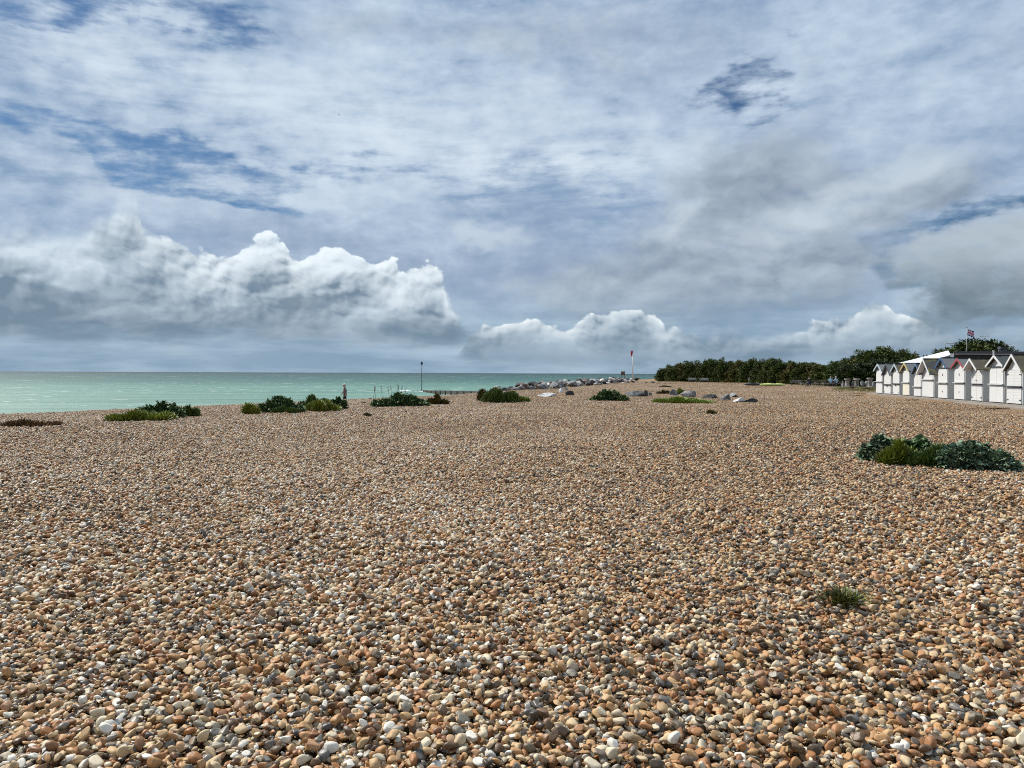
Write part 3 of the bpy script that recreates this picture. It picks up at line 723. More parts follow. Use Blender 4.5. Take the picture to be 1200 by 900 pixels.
# ------------------------------------------------------------------ rocks
def rockm(lo, hi):
    def f(b):
        p = obj_co(); n = noise3(p, 2.2, 6, 0.6); n2 = noise3(p, 9.0, 4, 0.7); o = obj_rand()
        c = ramp(sat(n * 1.0 + (n2 - .5) * .8 + (o - .5) * .35), [(0.30, lo), (0.68, hi)])
        plug(b, "Base Color", c); bump(b, n2 + n, 0.8, 0.08)
    return f
ROCKM = {"pale": mat("pale_rock", rough=0.85, build=rockm((.42, .39, .35), (.80, .78, .74))), "dark": mat("dark_rock", rough=0.8, build=rockm((.018, .017, .018), (.085, .08, .078))),
         "grey": mat("grey_rock", rough=0.85, build=rockm((.11, .115, .12), (.36, .36, .35))), "brown": mat("brown_rock", rough=0.85, build=rockm((.07, .05, .04), (.24, .18, .15)))}
def rock_mesh(seed, m):
    rng = np.random.default_rng(seed); V, F = ico(4); V = V.copy()
    for t in range(11):
        N = rng.standard_normal(3); N /= np.linalg.norm(N); d = rng.uniform(.42, .80); e = np.maximum(0, V @ N - d); V -= e[:, None] * N
    for f, a in ((2.2, .07), (5, .03), (11, .012)):
        A = rng.standard_normal((3, 3)) * f; V *= 1 + a * np.sin(V @ A[:, :1] + 1)[:, :1] * np.cos(V @ A[:, 1:2])[:, :1]
    V /= np.abs(V).max(0); return np_mesh("rock", V * .5, F, [m], smooth=False)
ROCKS = {k: [rock_mesh(40 + i * 7 + ord(k[0]), m) for i in range(4)] for k, m in ROCKM.items()}
def rock(px, base, wpx, hpx, kind, label, group=None, name="boulder", v=0, rz=0.0, asp=.8):
    z = 0.0
    for _ in range(8):
        x, y = spot(px, base, z); z = Hz(x, y)
    w = wpx * y / 900; h = hpx * y / 900
    o = link(name, ROCKS[kind][v % 4], None, (x, y + w * .3, z + h * .36), rz, (w * 1.02, w * asp, h * 1.35)); tag(o, label, "rock", group); return o
rr = random.Random(3)
LB = {"pale": "pale whitish boulder lying in the rock heap along the water", "dark": "blackish boulder lying in the rock heap along the water", "grey": "grey boulder lying in the rock heap along the water", "brown": "brownish boulder lying in the rock heap along the water"}
RG = "boulders of the rock heap along the water"
for i in range(270):
    t = (i + .5) / 270; y = 77 + 95 * t ** 1.15 + rr.uniform(-1, 1); u = rr.uniform(-1, 1)
    x = float(np.interp(y, CRX, CRE)) - .2 + u * (1.9 + .012 * y); sz = rr.choice([.45, .6, .8, 1.0, 1.2, 1.4]) * (1 + .1 * t)
    k = rr.choice(["pale", "pale", "dark", "dark", "grey", "brown", "grey"])
    o = link("boulder", ROCKS[k][rr.randrange(4)], None, (x, y, Hz(x, y) + sz * .18 + .30 * max(0, 1 - abs(u)) * min(1, t * 12)), rr.uniform(0, 6), (sz, sz * .8, sz * rr.uniform(.45, .75)))
    tag(o, LB[k], "rock", RG)
# a loose line of flat rocks running on to the right
for i, (px, b, w, h, k) in enumerate([(722, 449.6, 9, 2.2, "dark"), (736, 449.2, 7, 2.6, "dark"), (742, 448.6, 5, 2.6, "dark"), (731, 449.5, 5, 1.6, "pale"), (751, 449.6, 4, 1.2, "pale"), (757, 449.3, 6, 1.2, "dark"), (765, 449.2, 8, 2.3, "dark"), (772, 449.5, 6, 1.4, "dark"), (712, 450, 10, 2.2, "pale"), (726, 447.5, 7, 3.0, "pale"), (717, 446.4, 12, 2.8, "brown"), (779, 449.6, 6, 1.0, "dark"), (705, 451, 6, 2, "grey"), (785, 450.2, 5, .9, "dark"), (745, 449.9, 4, 1.2, "pale")]):
    rock(px, b, w, h, k, ("pale" if k == "pale" else "dark") + " low rock in the loose row below the white flagpole", "low rocks in a loose row", v=i, rz=i * 1.3)
rock(643, 465.5, 26, 5.0, "pale", "large flat white rock lying alone in front of the rock heap", v=1, rz=.2, asp=.6)
rock(668, 463.8, 18, 6.0, "dark", "dark pointed rock just right of the large flat white rock", v=2, rz=1.0, asp=.6)
rock(657, 460, 7, 6.0, "pale", "pale upright rock behind the dark pointed rock", v=3, rz=2.0)
rock(663, 457.6, 7, 4.5, "grey", "grey rock behind the pale upright rock at the edge of the heap", v=0, rz=.5)
rock(745, 465, 25, 6.8, "grey", "long smooth grey rock right of the lone sea kale dome", v=1, rz=.1, asp=.6)
rock(757, 464.8, 8, 7.5, "dark", "black upright rock at the right end of the long grey rock", v=2, rz=1.0)
rock(763, 464, 6, 4.5, "grey", "small grey rock right of the black upright rock", v=3, rz=1.0)
rock(790, 463.5, 16, 7.5, "grey", "grey rounded rock in the lime-green plant, left of two", v=0, rz=.7, asp=.6)
rock(808, 465.5, 19, 7.5, "grey", "grey rounded rock in the lime-green plant, right of two", v=3, rz=2.7, asp=.6)
rock(836, 467.5, 24, 5.4, "dark", "dark flat rock at the left end of the row right of the lime plant", v=2, rz=.2, asp=.5)
rock(851, 469, 20, 7.4, "grey", "humped grey rock in the middle of the row right of the lime plant", v=0, rz=1.6, asp=.6)
rock(861, 466, 18, 5.6, "grey", "grey rock at the back of the row right of the lime plant", v=1, rz=2.0, asp=.6)
rock(868, 471.5, 17, 6.2, "pale", "pale grey rock near the right end of the row beyond the lime plant", v=3, rz=.3, asp=.6)
rock(881, 472.0, 18, 5.0, "dark", "dark low rock at the right end of the row beyond the lime plant", v=1, rz=.1, asp=.5)
rock(394, 486, 7, 2.5, "grey", "small grey stone at the foot of the long clump near the walking person", v=1)
rock(402, 484.5, 5, 2.5, "pale", "small pale stone right of the long clump near the walking person", v=2)
rock(426, 472.5, 8, 2.4, "brown", "flat brown stone left of the sea kale with seed stalks", v=2)
rock(434, 468.5, 3.5, 3.0, "pale", "small white stone behind the sea kale with seed stalks", v=0)
rock(497, 460.5, 11, 5.5, "pale", "pale rock behind the sea kale, at the foot of the marker post", v=1)
rock(508, 460.8, 10, 4.5, "pale", "low white rock right of the marker post", v=3)
rock(519, 460.6, 7, 3.0, "grey", "low grey rock between the marker post and the rounded bush", v=0)

# a twig on the shingle
x, y = spot(1083, 506); mb = MB(); mb.tube([(-.13, 0, .0), (-.04, .02, .015), (.05, .0, .01), (.14, .01, .03)], [.010, .013, .011, .005], 6); mb.tube([(.02, 0, .01), (.07, .04, .07)], [.006, .003], 5)
tag(mb.build("driftwood", m_stalk, loc=(x, y, Hz(x, y) + .02), smooth=True), "thin dark piece of driftwood behind the big near clump of sea kale", "driftwood")
# ------------------------------------------------------------------ beach huts
def paint(base, dirt=0.15, groove=None, axis_="Z", pitch=0.12):
    def f(b):
        p = obj_co(); n = noise3(p, 3.0, 5, 0.65); n2 = noise3(p, 22.0, 3, 0.6)
        c = mixc(sstep(0.55, 0.78, n) * dirt * 2.2, base, tuple(q * .62 for q in base))
        c = mixc(sstep(0.70, 0.76, n2) * 0.25, c, (.30, .27, .23))
        if groove:
            x, y, z = sep(p); s_ = {"X": x, "Y": y, "Z": z}[axis_]
            fr = M_("FRACT", s_ * (1.0 / pitch)); g_ = sstep(0.12, 0.02, fr)
            bump(b, -g_ * 1.0 + fr * 0.35, 0.5, 0.01)
        plug(b, "Base Color", c)
    return f
WHITE = (.70, .70, .69)
m_wh = mat("white_paint", rough=0.45, build=paint(WHITE, .05)); m_wh_h = mat("white_boards_flat", rough=0.5, build=paint(WHITE, .08, True, "Z", .15)); m_wh_v = mat("white_boards_upright", rough=0.5, build=paint(WHITE, .06, True, "X", .14))
m_side = mat("grey_white_cladding", rough=0.6, build=paint((.60, .61, .60), .12, True, "Z", .14)); m_cream = mat("cream_paint", rough=0.5, build=paint((.74, .70, .58), .10))
m_dkm = mat("black_iron", (.03, .03, .032), .5); m_slot = mat("dark_recess", (.05, .055, .06), .7)
BARGE = {"white": m_wh, "blue": mat("blue_paint", rough=.4, build=paint((.045, .10, .22), .1)), "red": mat("red_paint", rough=.4, build=paint((.36, .06, .07), .1)), "yellow": mat("yellow_paint", rough=.4, build=paint((.56, .44, .16), .1)), "pale": mat("pale_blue_paint", rough=.4, build=paint((.45, .55, .60), .1)), "dark": mat("dark_grey_paint", rough=.4, build=paint((.06, .07, .085), .1)), "steel": mat("slate_blue_paint", rough=.4, build=paint((.10, .15, .27), .1))}
def feltm(a, b2, moss=None, thr=.55):
    def f(b):
        p = obj_co(); n = noise3(p, 2.0, 5, .65); n2 = noise3(p, 40, 3, .7)
        c = mixc(n2, a, b2)
        if moss: c = mixc(sstep(thr, thr + .12, n), c, moss)
        plug(b, "Base Color", c); bump(b, n2, .4, .01)
    return f
FELT = {"grey": mat("grey_felt", rough=.9, build=feltm((.10, .11, .115), (.17, .18, .18))), "dark": mat("dark_felt", rough=.9, build=feltm((.035, .04, .045), (.075, .08, .085))), "brown": mat("brown_felt", rough=.9, build=feltm((.06, .045, .035), (.12, .09, .065), (.10, .09, .03), .5)),
        "moss": mat("mossy_felt", rough=.9, build=feltm((.035, .038, .040), (.075, .075, .07), (.22, .20, .03), .50)), "mossbrown": mat("mossy_brown_felt", rough=.9, build=feltm((.05, .045, .035), (.11, .09, .06), (.13, .13, .05), .50))}
RX0, RK = 20.33, .155
def row_y(px): return RX0 / ((px - 600) / 900 - RK)
ux, uy = -RK / math.hypot(1, RK), -1 / math.hypot(1, RK)
HUTS = [
 dict(a=1026.6, b=1034.4, pk=2.43, ev=1.98, roof="grey", barge="pale", rail=.50, lab="leftmost beach hut of the row, white with a grey roof"),
 dict(a=1036, b=1044.6, pk=2.45, ev=1.66, roof="grey", barge="dark", rail=.47, hinge=1, lab="second beach hut from the left, steep gable edged in dark grey"),
 dict(a=1046.2, b=1054.6, pk=2.38, ev=1.85, roof="brown", barge="pale", rail=.47, hinge=1, lab="third beach hut from the left, pale blue edged gable and brown roof"),
 dict(a=1057.9, b=1066.2, pk=2.43, ev=1.95, roof="grey", barge="yellow", rail=.51, cream=1, lab="beach hut with a yellow edged gable and cream lower door"),
 dict(a=1071, b=1080, pk=2.36, ev=1.75, roof="dark", barge="steel", rail=.40, point=1, leaf=2, lab="beach hut with slate blue gable edge, just right of the yellow edged hut"),
 dict(a=1080.8, b=1095, pk=2.66, ev=1.72, roof="moss", barge="white", rail=.50, porch=.36, tri=1, lab="wide beach hut with deep white porch gable and yellow-mossed dark roof"),
 dict(a=1099.4, b=1111, pk=2.68, ev=2.12, roof="grey", barge="blue", rail=.49, slot=1, lock=1, lab="beach hut with a bright blue gable edge and dark slot over its door"),
 dict(a=1118.2, b=1131.2, pk=2.58, ev=2.10, roof="grey", barge="red", rail=.52, lock=1, lab="beach hut with a red edged gable"),
 dict(a=1138.3, b=1152, pk=2.52, ev=1.98, roof="mossbrown", barge="white", rail=.52, porch=.42, point=1, leaf=2, hinge=2, lab="beach hut with pointed doors under a deep white porch and mossy brown roof"),
 dict(a=1159.6, b=1177, pk=2.66, ev=2.15, roof="dark", barge="white", rail=.49, leaf=2, slot=1, finial=1, lab="tall white beach hut with a finial on its gable and tall double doors"),
 dict(a=1179.7, b=1198.5, pk=2.66, ev=1.92, roof="mossbrown", barge="white", rail=.50, leaf=2, hinge=3, lab="nearest beach hut at the right edge, white boards and black strap hinges"),
]
def hut(s):
    ya, yb = row_y(s["a"]), row_y(s["b"]); w = math.hypot(ya - yb, (ya - yb) * RK); x0, y0 = RX0 + RK * ya, ya
    r = empty("beach_hut", (x0, y0, 0.06), math.atan2(uy, ux)); D = 2.1; ev, pk = s["ev"] - .06, s["pk"] - .06; c = w / 2; po = s.get("porch", .16)
    Mx = Matrix.Identity(4); T = .05
    # walls: two sides and back
    for nm, x_ in (("side_wall", 0), ("side_wall", w - T)):
        mb = MB(); mb.box((x_ + T / 2, D / 2, ev / 2), (T, D - .004, ev)); mb.build(nm, m_side, r)
    mb = MB(); M = Matrix(((1, 0, 0, 0), (0, 0, 1, D), (0, 1, 0, 0), (0, 0, 0, 1))); mb.prism([(T + .002, 0), (w - T - .002, 0), (w - T - .002, ev), (c, pk - .06), (T + .002, ev)], M, -T); mb.build("back_wall", m_side, r)
    # front: frame round the door opening, then the gable above
    dw = w - .16; dx0 = .08; dt = min(ev - .06, 1.92); kp = (pk - ev) / c
    fw = MB(); MF = Matrix(((1, 0, 0, 0), (0, 0, 1, .03), (0, 1, 0, 0), (0, 0, 0, 1)))
    if s.get("tri"): dt = 1.20
    if s.get("point"): dt = ev - .42
    fw.prism([(T + .003, 0), (dx0, 0), (dx0, dt), (T + .003, dt)], MF, .05); fw.prism([(w - dx0, 0), (w - T - .003, 0), (w - T - .003, dt), (w - dx0, dt)], MF, .05)
    top = [(T + .003, dt), (w - T - .003, dt), (w - T - .003, ev), (c, pk - .05), (T + .003, ev)]
    fw.prism(top, MF, .05); fw.build("front_wall", m_wh_v if s.get("finial") else m_wh_h if s.get("hinge", 0) >= 2 else m_wh, r)
    # doors
    rail = s["rail"] * (1.20 if s.get("tri") else (ev if not s.get("point") else ev)) ; rail = min(rail, 1.1)
    nl = s.get("leaf", 1); dm = m_wh_h if s.get("hinge", 0) >= 2 else (m_wh_v if nl == 2 else m_wh)
    spans = [(dx0 + .01, dx0 + dw - .01)] if nl == 1 else [(dx0 + .01, c - .006), (c + .006, dx0 + dw - .01)]
    def strap(d, xh, sg, z):
        h_ = MB(); h_.box((xh + sg * .11, -.030, z), (.22, .010, .035)); h_.box((xh + sg * .02, -.031, z), (.03, .014, .11)); h_.build("hinge", m_dkm, d)
    for li, (xa, xb) in enumerate(spans):
        sg = 1 if li == 0 else -1; xh = xa + .01 if li == 0 else xb - .01
        lo_t = (1.17 if s.get("tri") else rail - .05)
        mb = MB(); mb.box(((xa + xb) / 2, 0, .04 + (lo_t - .04) / 2), (xb - xa, .05, lo_t - .04)); d = mb.build("lower_door", m_cream if s.get("cream") else dm, r, bevel=.006)
        if s.get("cream"): d["label"] = "cream lower door"
        if s.get("hinge", 0) >= 2: strap(d, xh, sg, .22)
        if s.get("hinge", 0) == 3: strap(d, xh, sg, rail - .14) if False else None
        if s.get("tri"):
            continue
        zt = dt - .01; mb = MB(); P = [(xa, rail + .03), (xb, rail + .03), (xb, zt), (xa, zt)]
        if s.get("point"):
            zp = dt + .44
            P = ([(xa, rail + .03), (xb, rail + .03), (xb, zp - .05), (xa + (xb - xa) * .45, dt + .25), (xa, dt - .02)] if li == 0 else [(xa, rail + .03), (xb, rail + .03), (xb, dt - .02), (xb - (xb - xa) * .45, dt + .25), (xa, zp - .05)]) if nl == 2 else P
        MD = Matrix(((1, 0, 0, 0), (0, 0, 1, -.025), (0, 1, 0, 0), (0, 0, 0, 1)))
        mb.prism(P, MD, .05); d = mb.build("upper_door", dm, r, bevel=.006)
        if s.get("hinge", 0) >= 3: strap(d, xh, sg, zt - .22)
        if s.get("hinge") == 2 and li == 0: h_ = MB(); h_.box((xb - .05, -.032, rail + .22), (.07, .02, .08)); h_.build("lock", m_dkm, d)
        if s.get("lock"):
            for zz in ((rail + zt) / 2 + .08,): h_ = MB(); h_.box((c, -.034, zz), (.07, .018, .12)); h_.build("lock", m_dkm, d)
    if s.get("lock"): h_ = MB(); h_.box((c, -.034, rail * .45), (.06, .018, .09)); h_.build("lock", m_dkm, r)
    if s.get("hinge") == 1:
        h_ = MB(); h_.box((c, -.05, rail - .12), (.10, .03, .12)); h_.box((dx0 + .12, -.03, .16), (.09, .012, .06)); h_.box((w - dx0 - .12, -.03, .16), (.09, .012, .06)); h_.build("lock", m_dkm, r)
    mb = MB()
    if s.get("tri"):
        mb.prism([(dx0, 1.24), (w - dx0, 1.24), (c, pk - .42)], Matrix(((1, 0, 0, 0), (0, 0, 1, -.035), (0, 1, 0, 0), (0, 0, 0, 1))), .06); mb.build("upper_door", m_wh, r)
        mb = MB(); mb.box((c, -.06, 1.205), (dw + .04, .12, .04)); mb.build("rail", m_wh, r)
    else:
        mb.box((c, -.075, rail), (w - .02, .10, .035)); mb.build("rail", m_wh if s.get("finial") else (BARGE["dark"] if s.get("hinge") else m_side), r)
    if s.get("slot"):
        mb = MB(); mb.box((c, -.012, dt + .06), (dw * .78, .075, .09)); mb.build("vent_slot", m_slot, r)
    mb = MB(); mb.box((c, D / 2, -.07), (w + .04, D + .06, .14)); mb.build("base", mat("base_timber", (.10, .085, .07), .9), r)
    # roof slopes with overhang, then the bargeboards
    oh = .14; L_ = Vector((c + oh, pk - (pk - ev) / c * 0 - 0, 0)); sl_ = (pk - ev) / c
    for sg in (-1, 1):
        xe = c + sg * (c + oh); ze = pk - sl_ * (c + oh); mb = MB(); th = .045; nn = Vector((sg * sl_, 0, 1)).normalized()
        a = Vector((c, -po, pk)); b_ = Vector((xe, -po, ze)); V = []
        for q in (0, D + po + .08):
            for k in (0, th): V += [a + Vector((0, q, 0)) + Vector((0, 0, k / nn.z)), b_ + Vector((0, q, 0)) + nn * k]
        mb.add(V, [(0, 1, 3, 2), (4, 6, 7, 5), (0, 4, 5, 1), (2, 3, 7, 6), (0, 2, 6, 4), (1, 5, 7, 3)]); mb.build("roof_slope", FELT[s["roof"]], r)
        mb = MB(); bw = .12
        pl = [(a.x, a.z + .06), (b_.x, b_.z + .05), (b_.x, b_.z + .05 - bw), (a.x, a.z + .06 - bw * 1.15)]
        mb.prism(pl, Matrix(((1, 0, 0, 0), (0, 0, 1, -po - .035), (0, 1, 0, 0), (0, 0, 0, 1))), .032); mb.build("bargeboard", BARGE[s["barge"]], r)
        if po > .3: 
            mb = MB(); mb.prism([(a.x, a.z - .004), (b_.x, b_.z - .004), (b_.x, b_.z - .02), (a.x, a.z - .02)], Matrix(((1, 0, 0, 0), (0, 0, 1, -po + .002), (0, 1, 0, 0), (0, 0, 0, 1))), po); mb.build("soffit", m_wh, r)
    mb = MB(); mb.box((c, -po / 2 + (D + .08) / 2, pk + .045 / nn.z + .004), (.16, D + po + .06, .014)); mb.build("ridge_cap", FELT["dark"], r)
    if s.get("finial"):
        mb = MB(); mb.box((c, -po - .02, pk + .13), (.06, .06, .26)); mb.box((c, -po - .02, pk + .28), (.09, .09, .05)); mb.build("finial", m_wh, r)
    tag(r, s["lab"], "beach hut", "white wooden beach huts in a row"); return r
for s in HUTS: hut(s)

# concrete strip in front of the huts and a second slab nearer
m_conc = mat("concrete", rough=.9, build=lambda b: (plug(b, "Base Color", mixc(noise3(geo_pos(), 1.5, 6, .7), (.17, .15, .125), (.36, .32, .27))), bump(b, noise3(geo_pos(), 12, 4), .3, .01)))
def strip(name, ya, yb, xo0, xo1, top):
    mb = MB(); P = [(RX0 + RK * ya + xo0, ya), (RX0 + RK * ya + xo1, ya), (RX0 + RK * yb + xo1, yb), (RX0 + RK * yb + xo0, yb)]
    mb.prism(P, Matrix.Identity(4), top + .25); o = mb.build(name, m_conc, bevel=.012); o.location.z = -.25; tag(o, kind="structure")
strip("path", 65.5, 30, -.42, -.12, .055)
strip("path", 44.5, 28, -1.7, -.95, .045)
strip("pavement", 66, 30, .0, 9.0, .045)

# ------------------------------------------------------------------ building behind
def ht(px, py, y): return EYE + (437.35 + .00375 * (px - 600) - py) * y / 900
b = empty("flat_roofed_building", (at_depth(1116, 66), 66, 0)); X1 = 34.0
m_dk = mat("black_wall", rough=.5, build=paint((.020, .021, .023), .1, True, "X", .3)); m_fas = mat("charcoal_fascia", rough=.45, build=paint((.055, .060, .066), .1)); m_trim = mat("light_trim", (.52, .53, .53), .5)  # near-black wall with upright grooves
zt = ht(1150, 411.8, 66)
I4 = Matrix.Identity(4); BX = b.location.x / 66 * 10 + .4
mb = MB(); mb.prism([(.3, .3), (X1 - .3, .3), (X1 - .3, 9.7), (BX + .3, 9.7)], I4, zt - .32); mb.build("wall", m_dk, b)
mb = MB(); mb.prism([(0, -.2), (X1, -.2), (X1, 10.2), (BX, 10.2)], I4, .20); o = mb.build("roof", m_fas, b, bevel=.01); o.location.z = zt - .20
mb = MB(); mb.box((X1 / 2, -.16, zt - .24), (X1 - .2, .06, .055)); mb.build("gutter", m_trim, b)
for i in range(6):
    mb = MB(); mb.box((2.4 + i * 5.2, .272, 1.5), (2.4, .03, 1.1)); w_ = mb.build("window", mat("dark_glass", (.03, .04, .05), .08), b); mb = MB(); mb.box((2.4 + i * 5.2, .25, 2.08), (2.6, .03, .07)); mb.build("frame", m_trim, w_)
mb = MB(); mb.tube([(6.2, 3, zt), (6.2, 3, zt + .35)], .16, 12); mb.box((6.2, 3, zt + .42), (.62, .5, .14)); mb.build("roof_vent", m_fas, b)
mb = MB(); mb.tube([(4.6, 1, zt), (4.6, 1, zt + .34)], .02, 6); mb.tube([(4.6, .97, zt + .34), (4.6, 1.0, zt + .35)], [.14, .04], 12); mb.build("satellite_dish", m_trim, b)
tag(b, "long black-walled building with a flat charcoal roof behind the beach huts", "building")

# white canopy beside it
m_can = mat("white_canvas", rough=.75, build=paint((.78, .79, .80), .04)); m_cur = mat("grey_canvas", rough=.8, build=paint((.42, .43, .43), .1, True, "X", .22))
def P3(px, py, y): return Vector((at_depth(px, y), y, ht(px, py, y)))
c0 = P3(1047, 427.0, 66.0); c1 = P3(1076, 427.2, 59.5); c2 = P3(1113.5, 415.6, 59.0); c3 = P3(1111, 410.8, 65.2)
cn = empty("canopy", (c1.x, c1.y, 0)); o_ = Vector((c1.x, c1.y, 0))
mb = MB(); dn = Vector((0, 0, -.05)); q = [p - o_ for p in (c0, c1, c2, c3)]; mb.add(q + [p + dn for p in q], [(0, 1, 2, 3), (7, 6, 5, 4), (0, 4, 5, 1), (1, 5, 6, 2), (2, 6, 7, 3), (3, 7, 4, 0)]); mb.build("roof", m_can, cn)
mb = MB(); w1 = q[1] + Vector((.15, .12, -.07)); w2 = q[2] + Vector((-.1, .12, -.07)); mb.add([w1, w2, Vector((w2.x, w2.y, 0)), Vector((w1.x, w1.y, 0))] + [Vector((p[0], p[1] + .04, p[2])) for p in (w1, w2, Vector((w2.x, w2.y, 0)), Vector((w1.x, w1.y, 0)))], [(3, 2, 1, 0), (4, 5, 6, 7), (0, 1, 5, 4), (2, 3, 7, 6), (0, 4, 7, 3), (1, 2, 6, 5)]); mb.build("side_curtain", m_cur, cn)
for p in (q[0], q[1], q[2], q[3]): mb = MB(); mb.tube([(p.x, p.y, 0), (p.x, p.y, p.z - .05)], .04, 8); mb.build("pole", m_trim, cn)
mb = MB(); mb.box((q[2].x + .16, q[2].y + .1, q[2].z - .22), (.30, .08, .62)); mb.build("end_panel", m_can, cn)
tag(cn, "sloping white canvas canopy behind the beach huts, rising towards the building", "canopy")

# ------------------------------------------------------------------ poles and signs
def flagm(b):
    # red and white crosses on dark blue
    n = X.nt.nodes.new("ShaderNodeTexCoord"); x, y, z = sep(X(n.outputs["Object"]))
    u = x * (1 / .95); v = z * (1 / .57)                        # 0..1 , 0..1
    cx, cy = M_("ABSOLUTE", u - .5), M_("ABSOLUTE", v - .5)
    d = M_("ABSOLUTE", cx - cy)
    cw = sstep(0.17, 0.165, mn(cx * 1.667, cy)); cr_ = sstep(0.10, 0.095, mn(cx * 1.667, cy)); dw_ = sstep(0.10, 0.095, d); dr = sstep(0.035, 0.03, d)
    c = mixc(dw_, (.02, .03, .16), (.80, .80, .80)); c = mixc(dr, c, (.55, .02, .04)); c = mixc(cw, c, (.80, .80, .80)); c = mixc(cr_, c, (.55, .02, .04))
    plug(b, "Base Color", c)
f = empty("flagpole", (at_depth(1132.4, 70), 70, 0)); top = ht(1132, 384, 70)
mb = MB(); mb.tube([(0, 0, 0), (0, 0, top)], [.045, .03], 8); mb.tube([(0, 0, top), (0, 0, top + .03), (0, 0, top + .08)], [.05, .06, .02], 8); mb.build("pole", m_trim if False else mat("grey_pole", (.22, .22, .23), .4), f, smooth=True)
mb = MB(); NX, NZ = 16, 9
V = [(i / NX * .95, .09 * math.sin(i * .75 + j * .25) * (i / NX) + e, j / NZ * .57 - .22 * (i / NX) ** 2 * (.0 if True else 1)) for e in (0, .006) for j in range(NZ + 1) for i in range(NX + 1)]
n_ = (NX + 1) * (NZ + 1); F_ = [(j * (NX + 1) + i, j * (NX + 1) + i + 1, (j + 1) * (NX + 1) + i + 1, (j + 1) * (NX + 1) + i) for j in range(NZ) for i in range(NX)]
mb.add(V, [tuple(reversed(q)) for q in F_] + [tuple(k + n_ for k in q) for q in F_]); fl = mb.build("flag", mat("flag_cloth", rough=.8, build=flagm), f, smooth=True); fl.location = (.04, 0, top - .68); fl.rotation_euler = (0, rad(14), rad(25))
tag(f, "flagpole flying a red, white and blue flag above the flat roof", "flagpole")

# street lamp and antenna beyond the roof, both built to the lamp shape
for px, py, lab in ((1107.5, 403, "thin street lamp left of the flag, above the white canopy"), (1147.5, 394.5, "thin lamp-shaped antenna above the dark tree right of the flag")):
    l = empty("street_lamp", (at_depth(px, 125), 125, 0)); h = ht(px, py, 125)
    mb = MB(); mb.tube([(0, 0, 0), (0, 0, h)], [.09, .05], 8); mb.tube([(0, 0, h), (.45, 0, h + .08), (.9, 0, h + .1)], [.05, .04, .04], 6); mb.build("pole", mat("grey_pole"), l, smooth=True)
    mb = MB(); mb.box((1.1, 0, h + .1), (.8, .3, .12)); mb.build("lamp_head", m_trim, l, bevel=.03)
    tag(l, lab, "street lamp")

# white pole with a red banner at the end of the beach
y = 160; x = at_depth(741.3, y); z = Hz(x, y); f = empty("flagpole", (x, y, z)); h = ht(741, 414, y) - z
mb = MB(); mb.tube([(0, 0, 0), (0, 0, h)], [.13, .11], 8); mb.build("pole", m_wh, f, smooth=True)
mb = MB()
for k in range(7):
    a = k / 6; mb.box((-.10 - .10 * math.sin(a * 3) - .05, 0, h + .45 - a * 1.05), (.34 + .1 * math.sin(a * 5), .06 + .04 * a, .20))
mb.build("flag", mat("red_cloth", rough=.8, build=paint((.42, .05, .05), .2)), f, bevel=.02)
mb = MB(); mb.tube([(0, 0, h), (0, 0, h + .55)], .05, 6); mb.build("mast_top", mat("red_cloth"), f)
tag(f, "white flagpole with a limp red flag on the shingle beyond the rocks", "flagpole")
# brown notice board
y = 150; x = at_depth(730, y); z = Hz(x, y); f = empty("notice_board", (x, y, z)); h = ht(730, 435.2, y) - z
mb = MB()
for sx_ in (-.28, .28): mb.tube([(sx_, 0, -.1), (sx_, 0, h)], .05, 6)
mb.build("post", mat("weathered_timber", (.12, .09, .06), .9), f)
mb = MB(); mb.box((0, -.06, h - .38), (.78, .05, .74)); mb.build("board", mat("board_brown", rough=.7, build=paint((.13, .09, .055), .2)), f, bevel=.01)
tag(f, "small square brown notice board on posts beyond the rock heap", "sign")
# small grey post before the hedge
y = 122; x = at_depth(877.5, y); z = Hz(x, y); f = empty("sign_post", (x, y, z)); mb = MB(); mb.tube([(0, 0, -.1), (0, 0, .9)], .045, 6); mb.build("post", mat("grey_pole"), f); mb = MB(); mb.box((0, -.05, .82), (.34, .03, .30)); mb.build("board", mat("grey_pole"), f)
tag(f, "small grey sign on a post in front of the hedge", "sign")
# marker post and timber groyne
y = 190; x = at_depth(494.2, y); h = ht(494, 426.8, y) - SEA; f = empty("marker_post", (x, y, SEA))
mb = MB(); mb.tube([(0, 0, -1.5), (0, 0, h)], [.10, .07], 8); mb.build("post", mat("tarred_post", (.045, .045, .055), .6), f, smooth=True)
mb = MB(); mb.tube([(0, 0, h - .1), (0, 0, h + .55)], [.26, .26], 12); mb.tube([(0, 0, h + .55), (0, 0, h + .62)], [.26, .1], 12); mb.build("topmark", mat("tarred_post"), f)
tag(f, "thin black marker post with a can topmark standing in the sea", "marker post")
m_tim = mat("wet_timber", rough=.7, build=lambda b: plug(b, "Base Color", mixc(noise3(obj_co(), 1.2, 5), (.025, .022, .018), (.10, .08, .06))))
ga, gb = Vector((x + .8, y - 3, SEA + .45)), Vector((-3.6, 118, -1.15)); g_ = empty("timber_groyne", (ga.x, ga.y, 0)); dv = gb - ga; n_p = 30
mb = MB(); ang = math.atan2(dv.y, dv.x)
for lv in range(3):
    mb2 = MB(); q0 = ga - Vector((ga.x, ga.y, 0)); q1 = q0 + dv; off_ = Vector((0, 0, -.245 * lv - .30)); sd2 = Vector((-math.sin(ang), math.cos(ang), 0)) * .05
    V = [q0 + off_ - sd2, q0 + off_ + sd2, q1 + off_ + sd2, q1 + off_ - sd2]; V += [p + Vector((0, 0, .24)) for p in V]
    mb2.add(V, [(3, 2, 1, 0), (4, 5, 6, 7), (0, 1, 5, 4), (1, 2, 6, 5), (2, 3, 7, 6), (3, 0, 4, 7)]); mb2.build("plank", m_tim, g_)
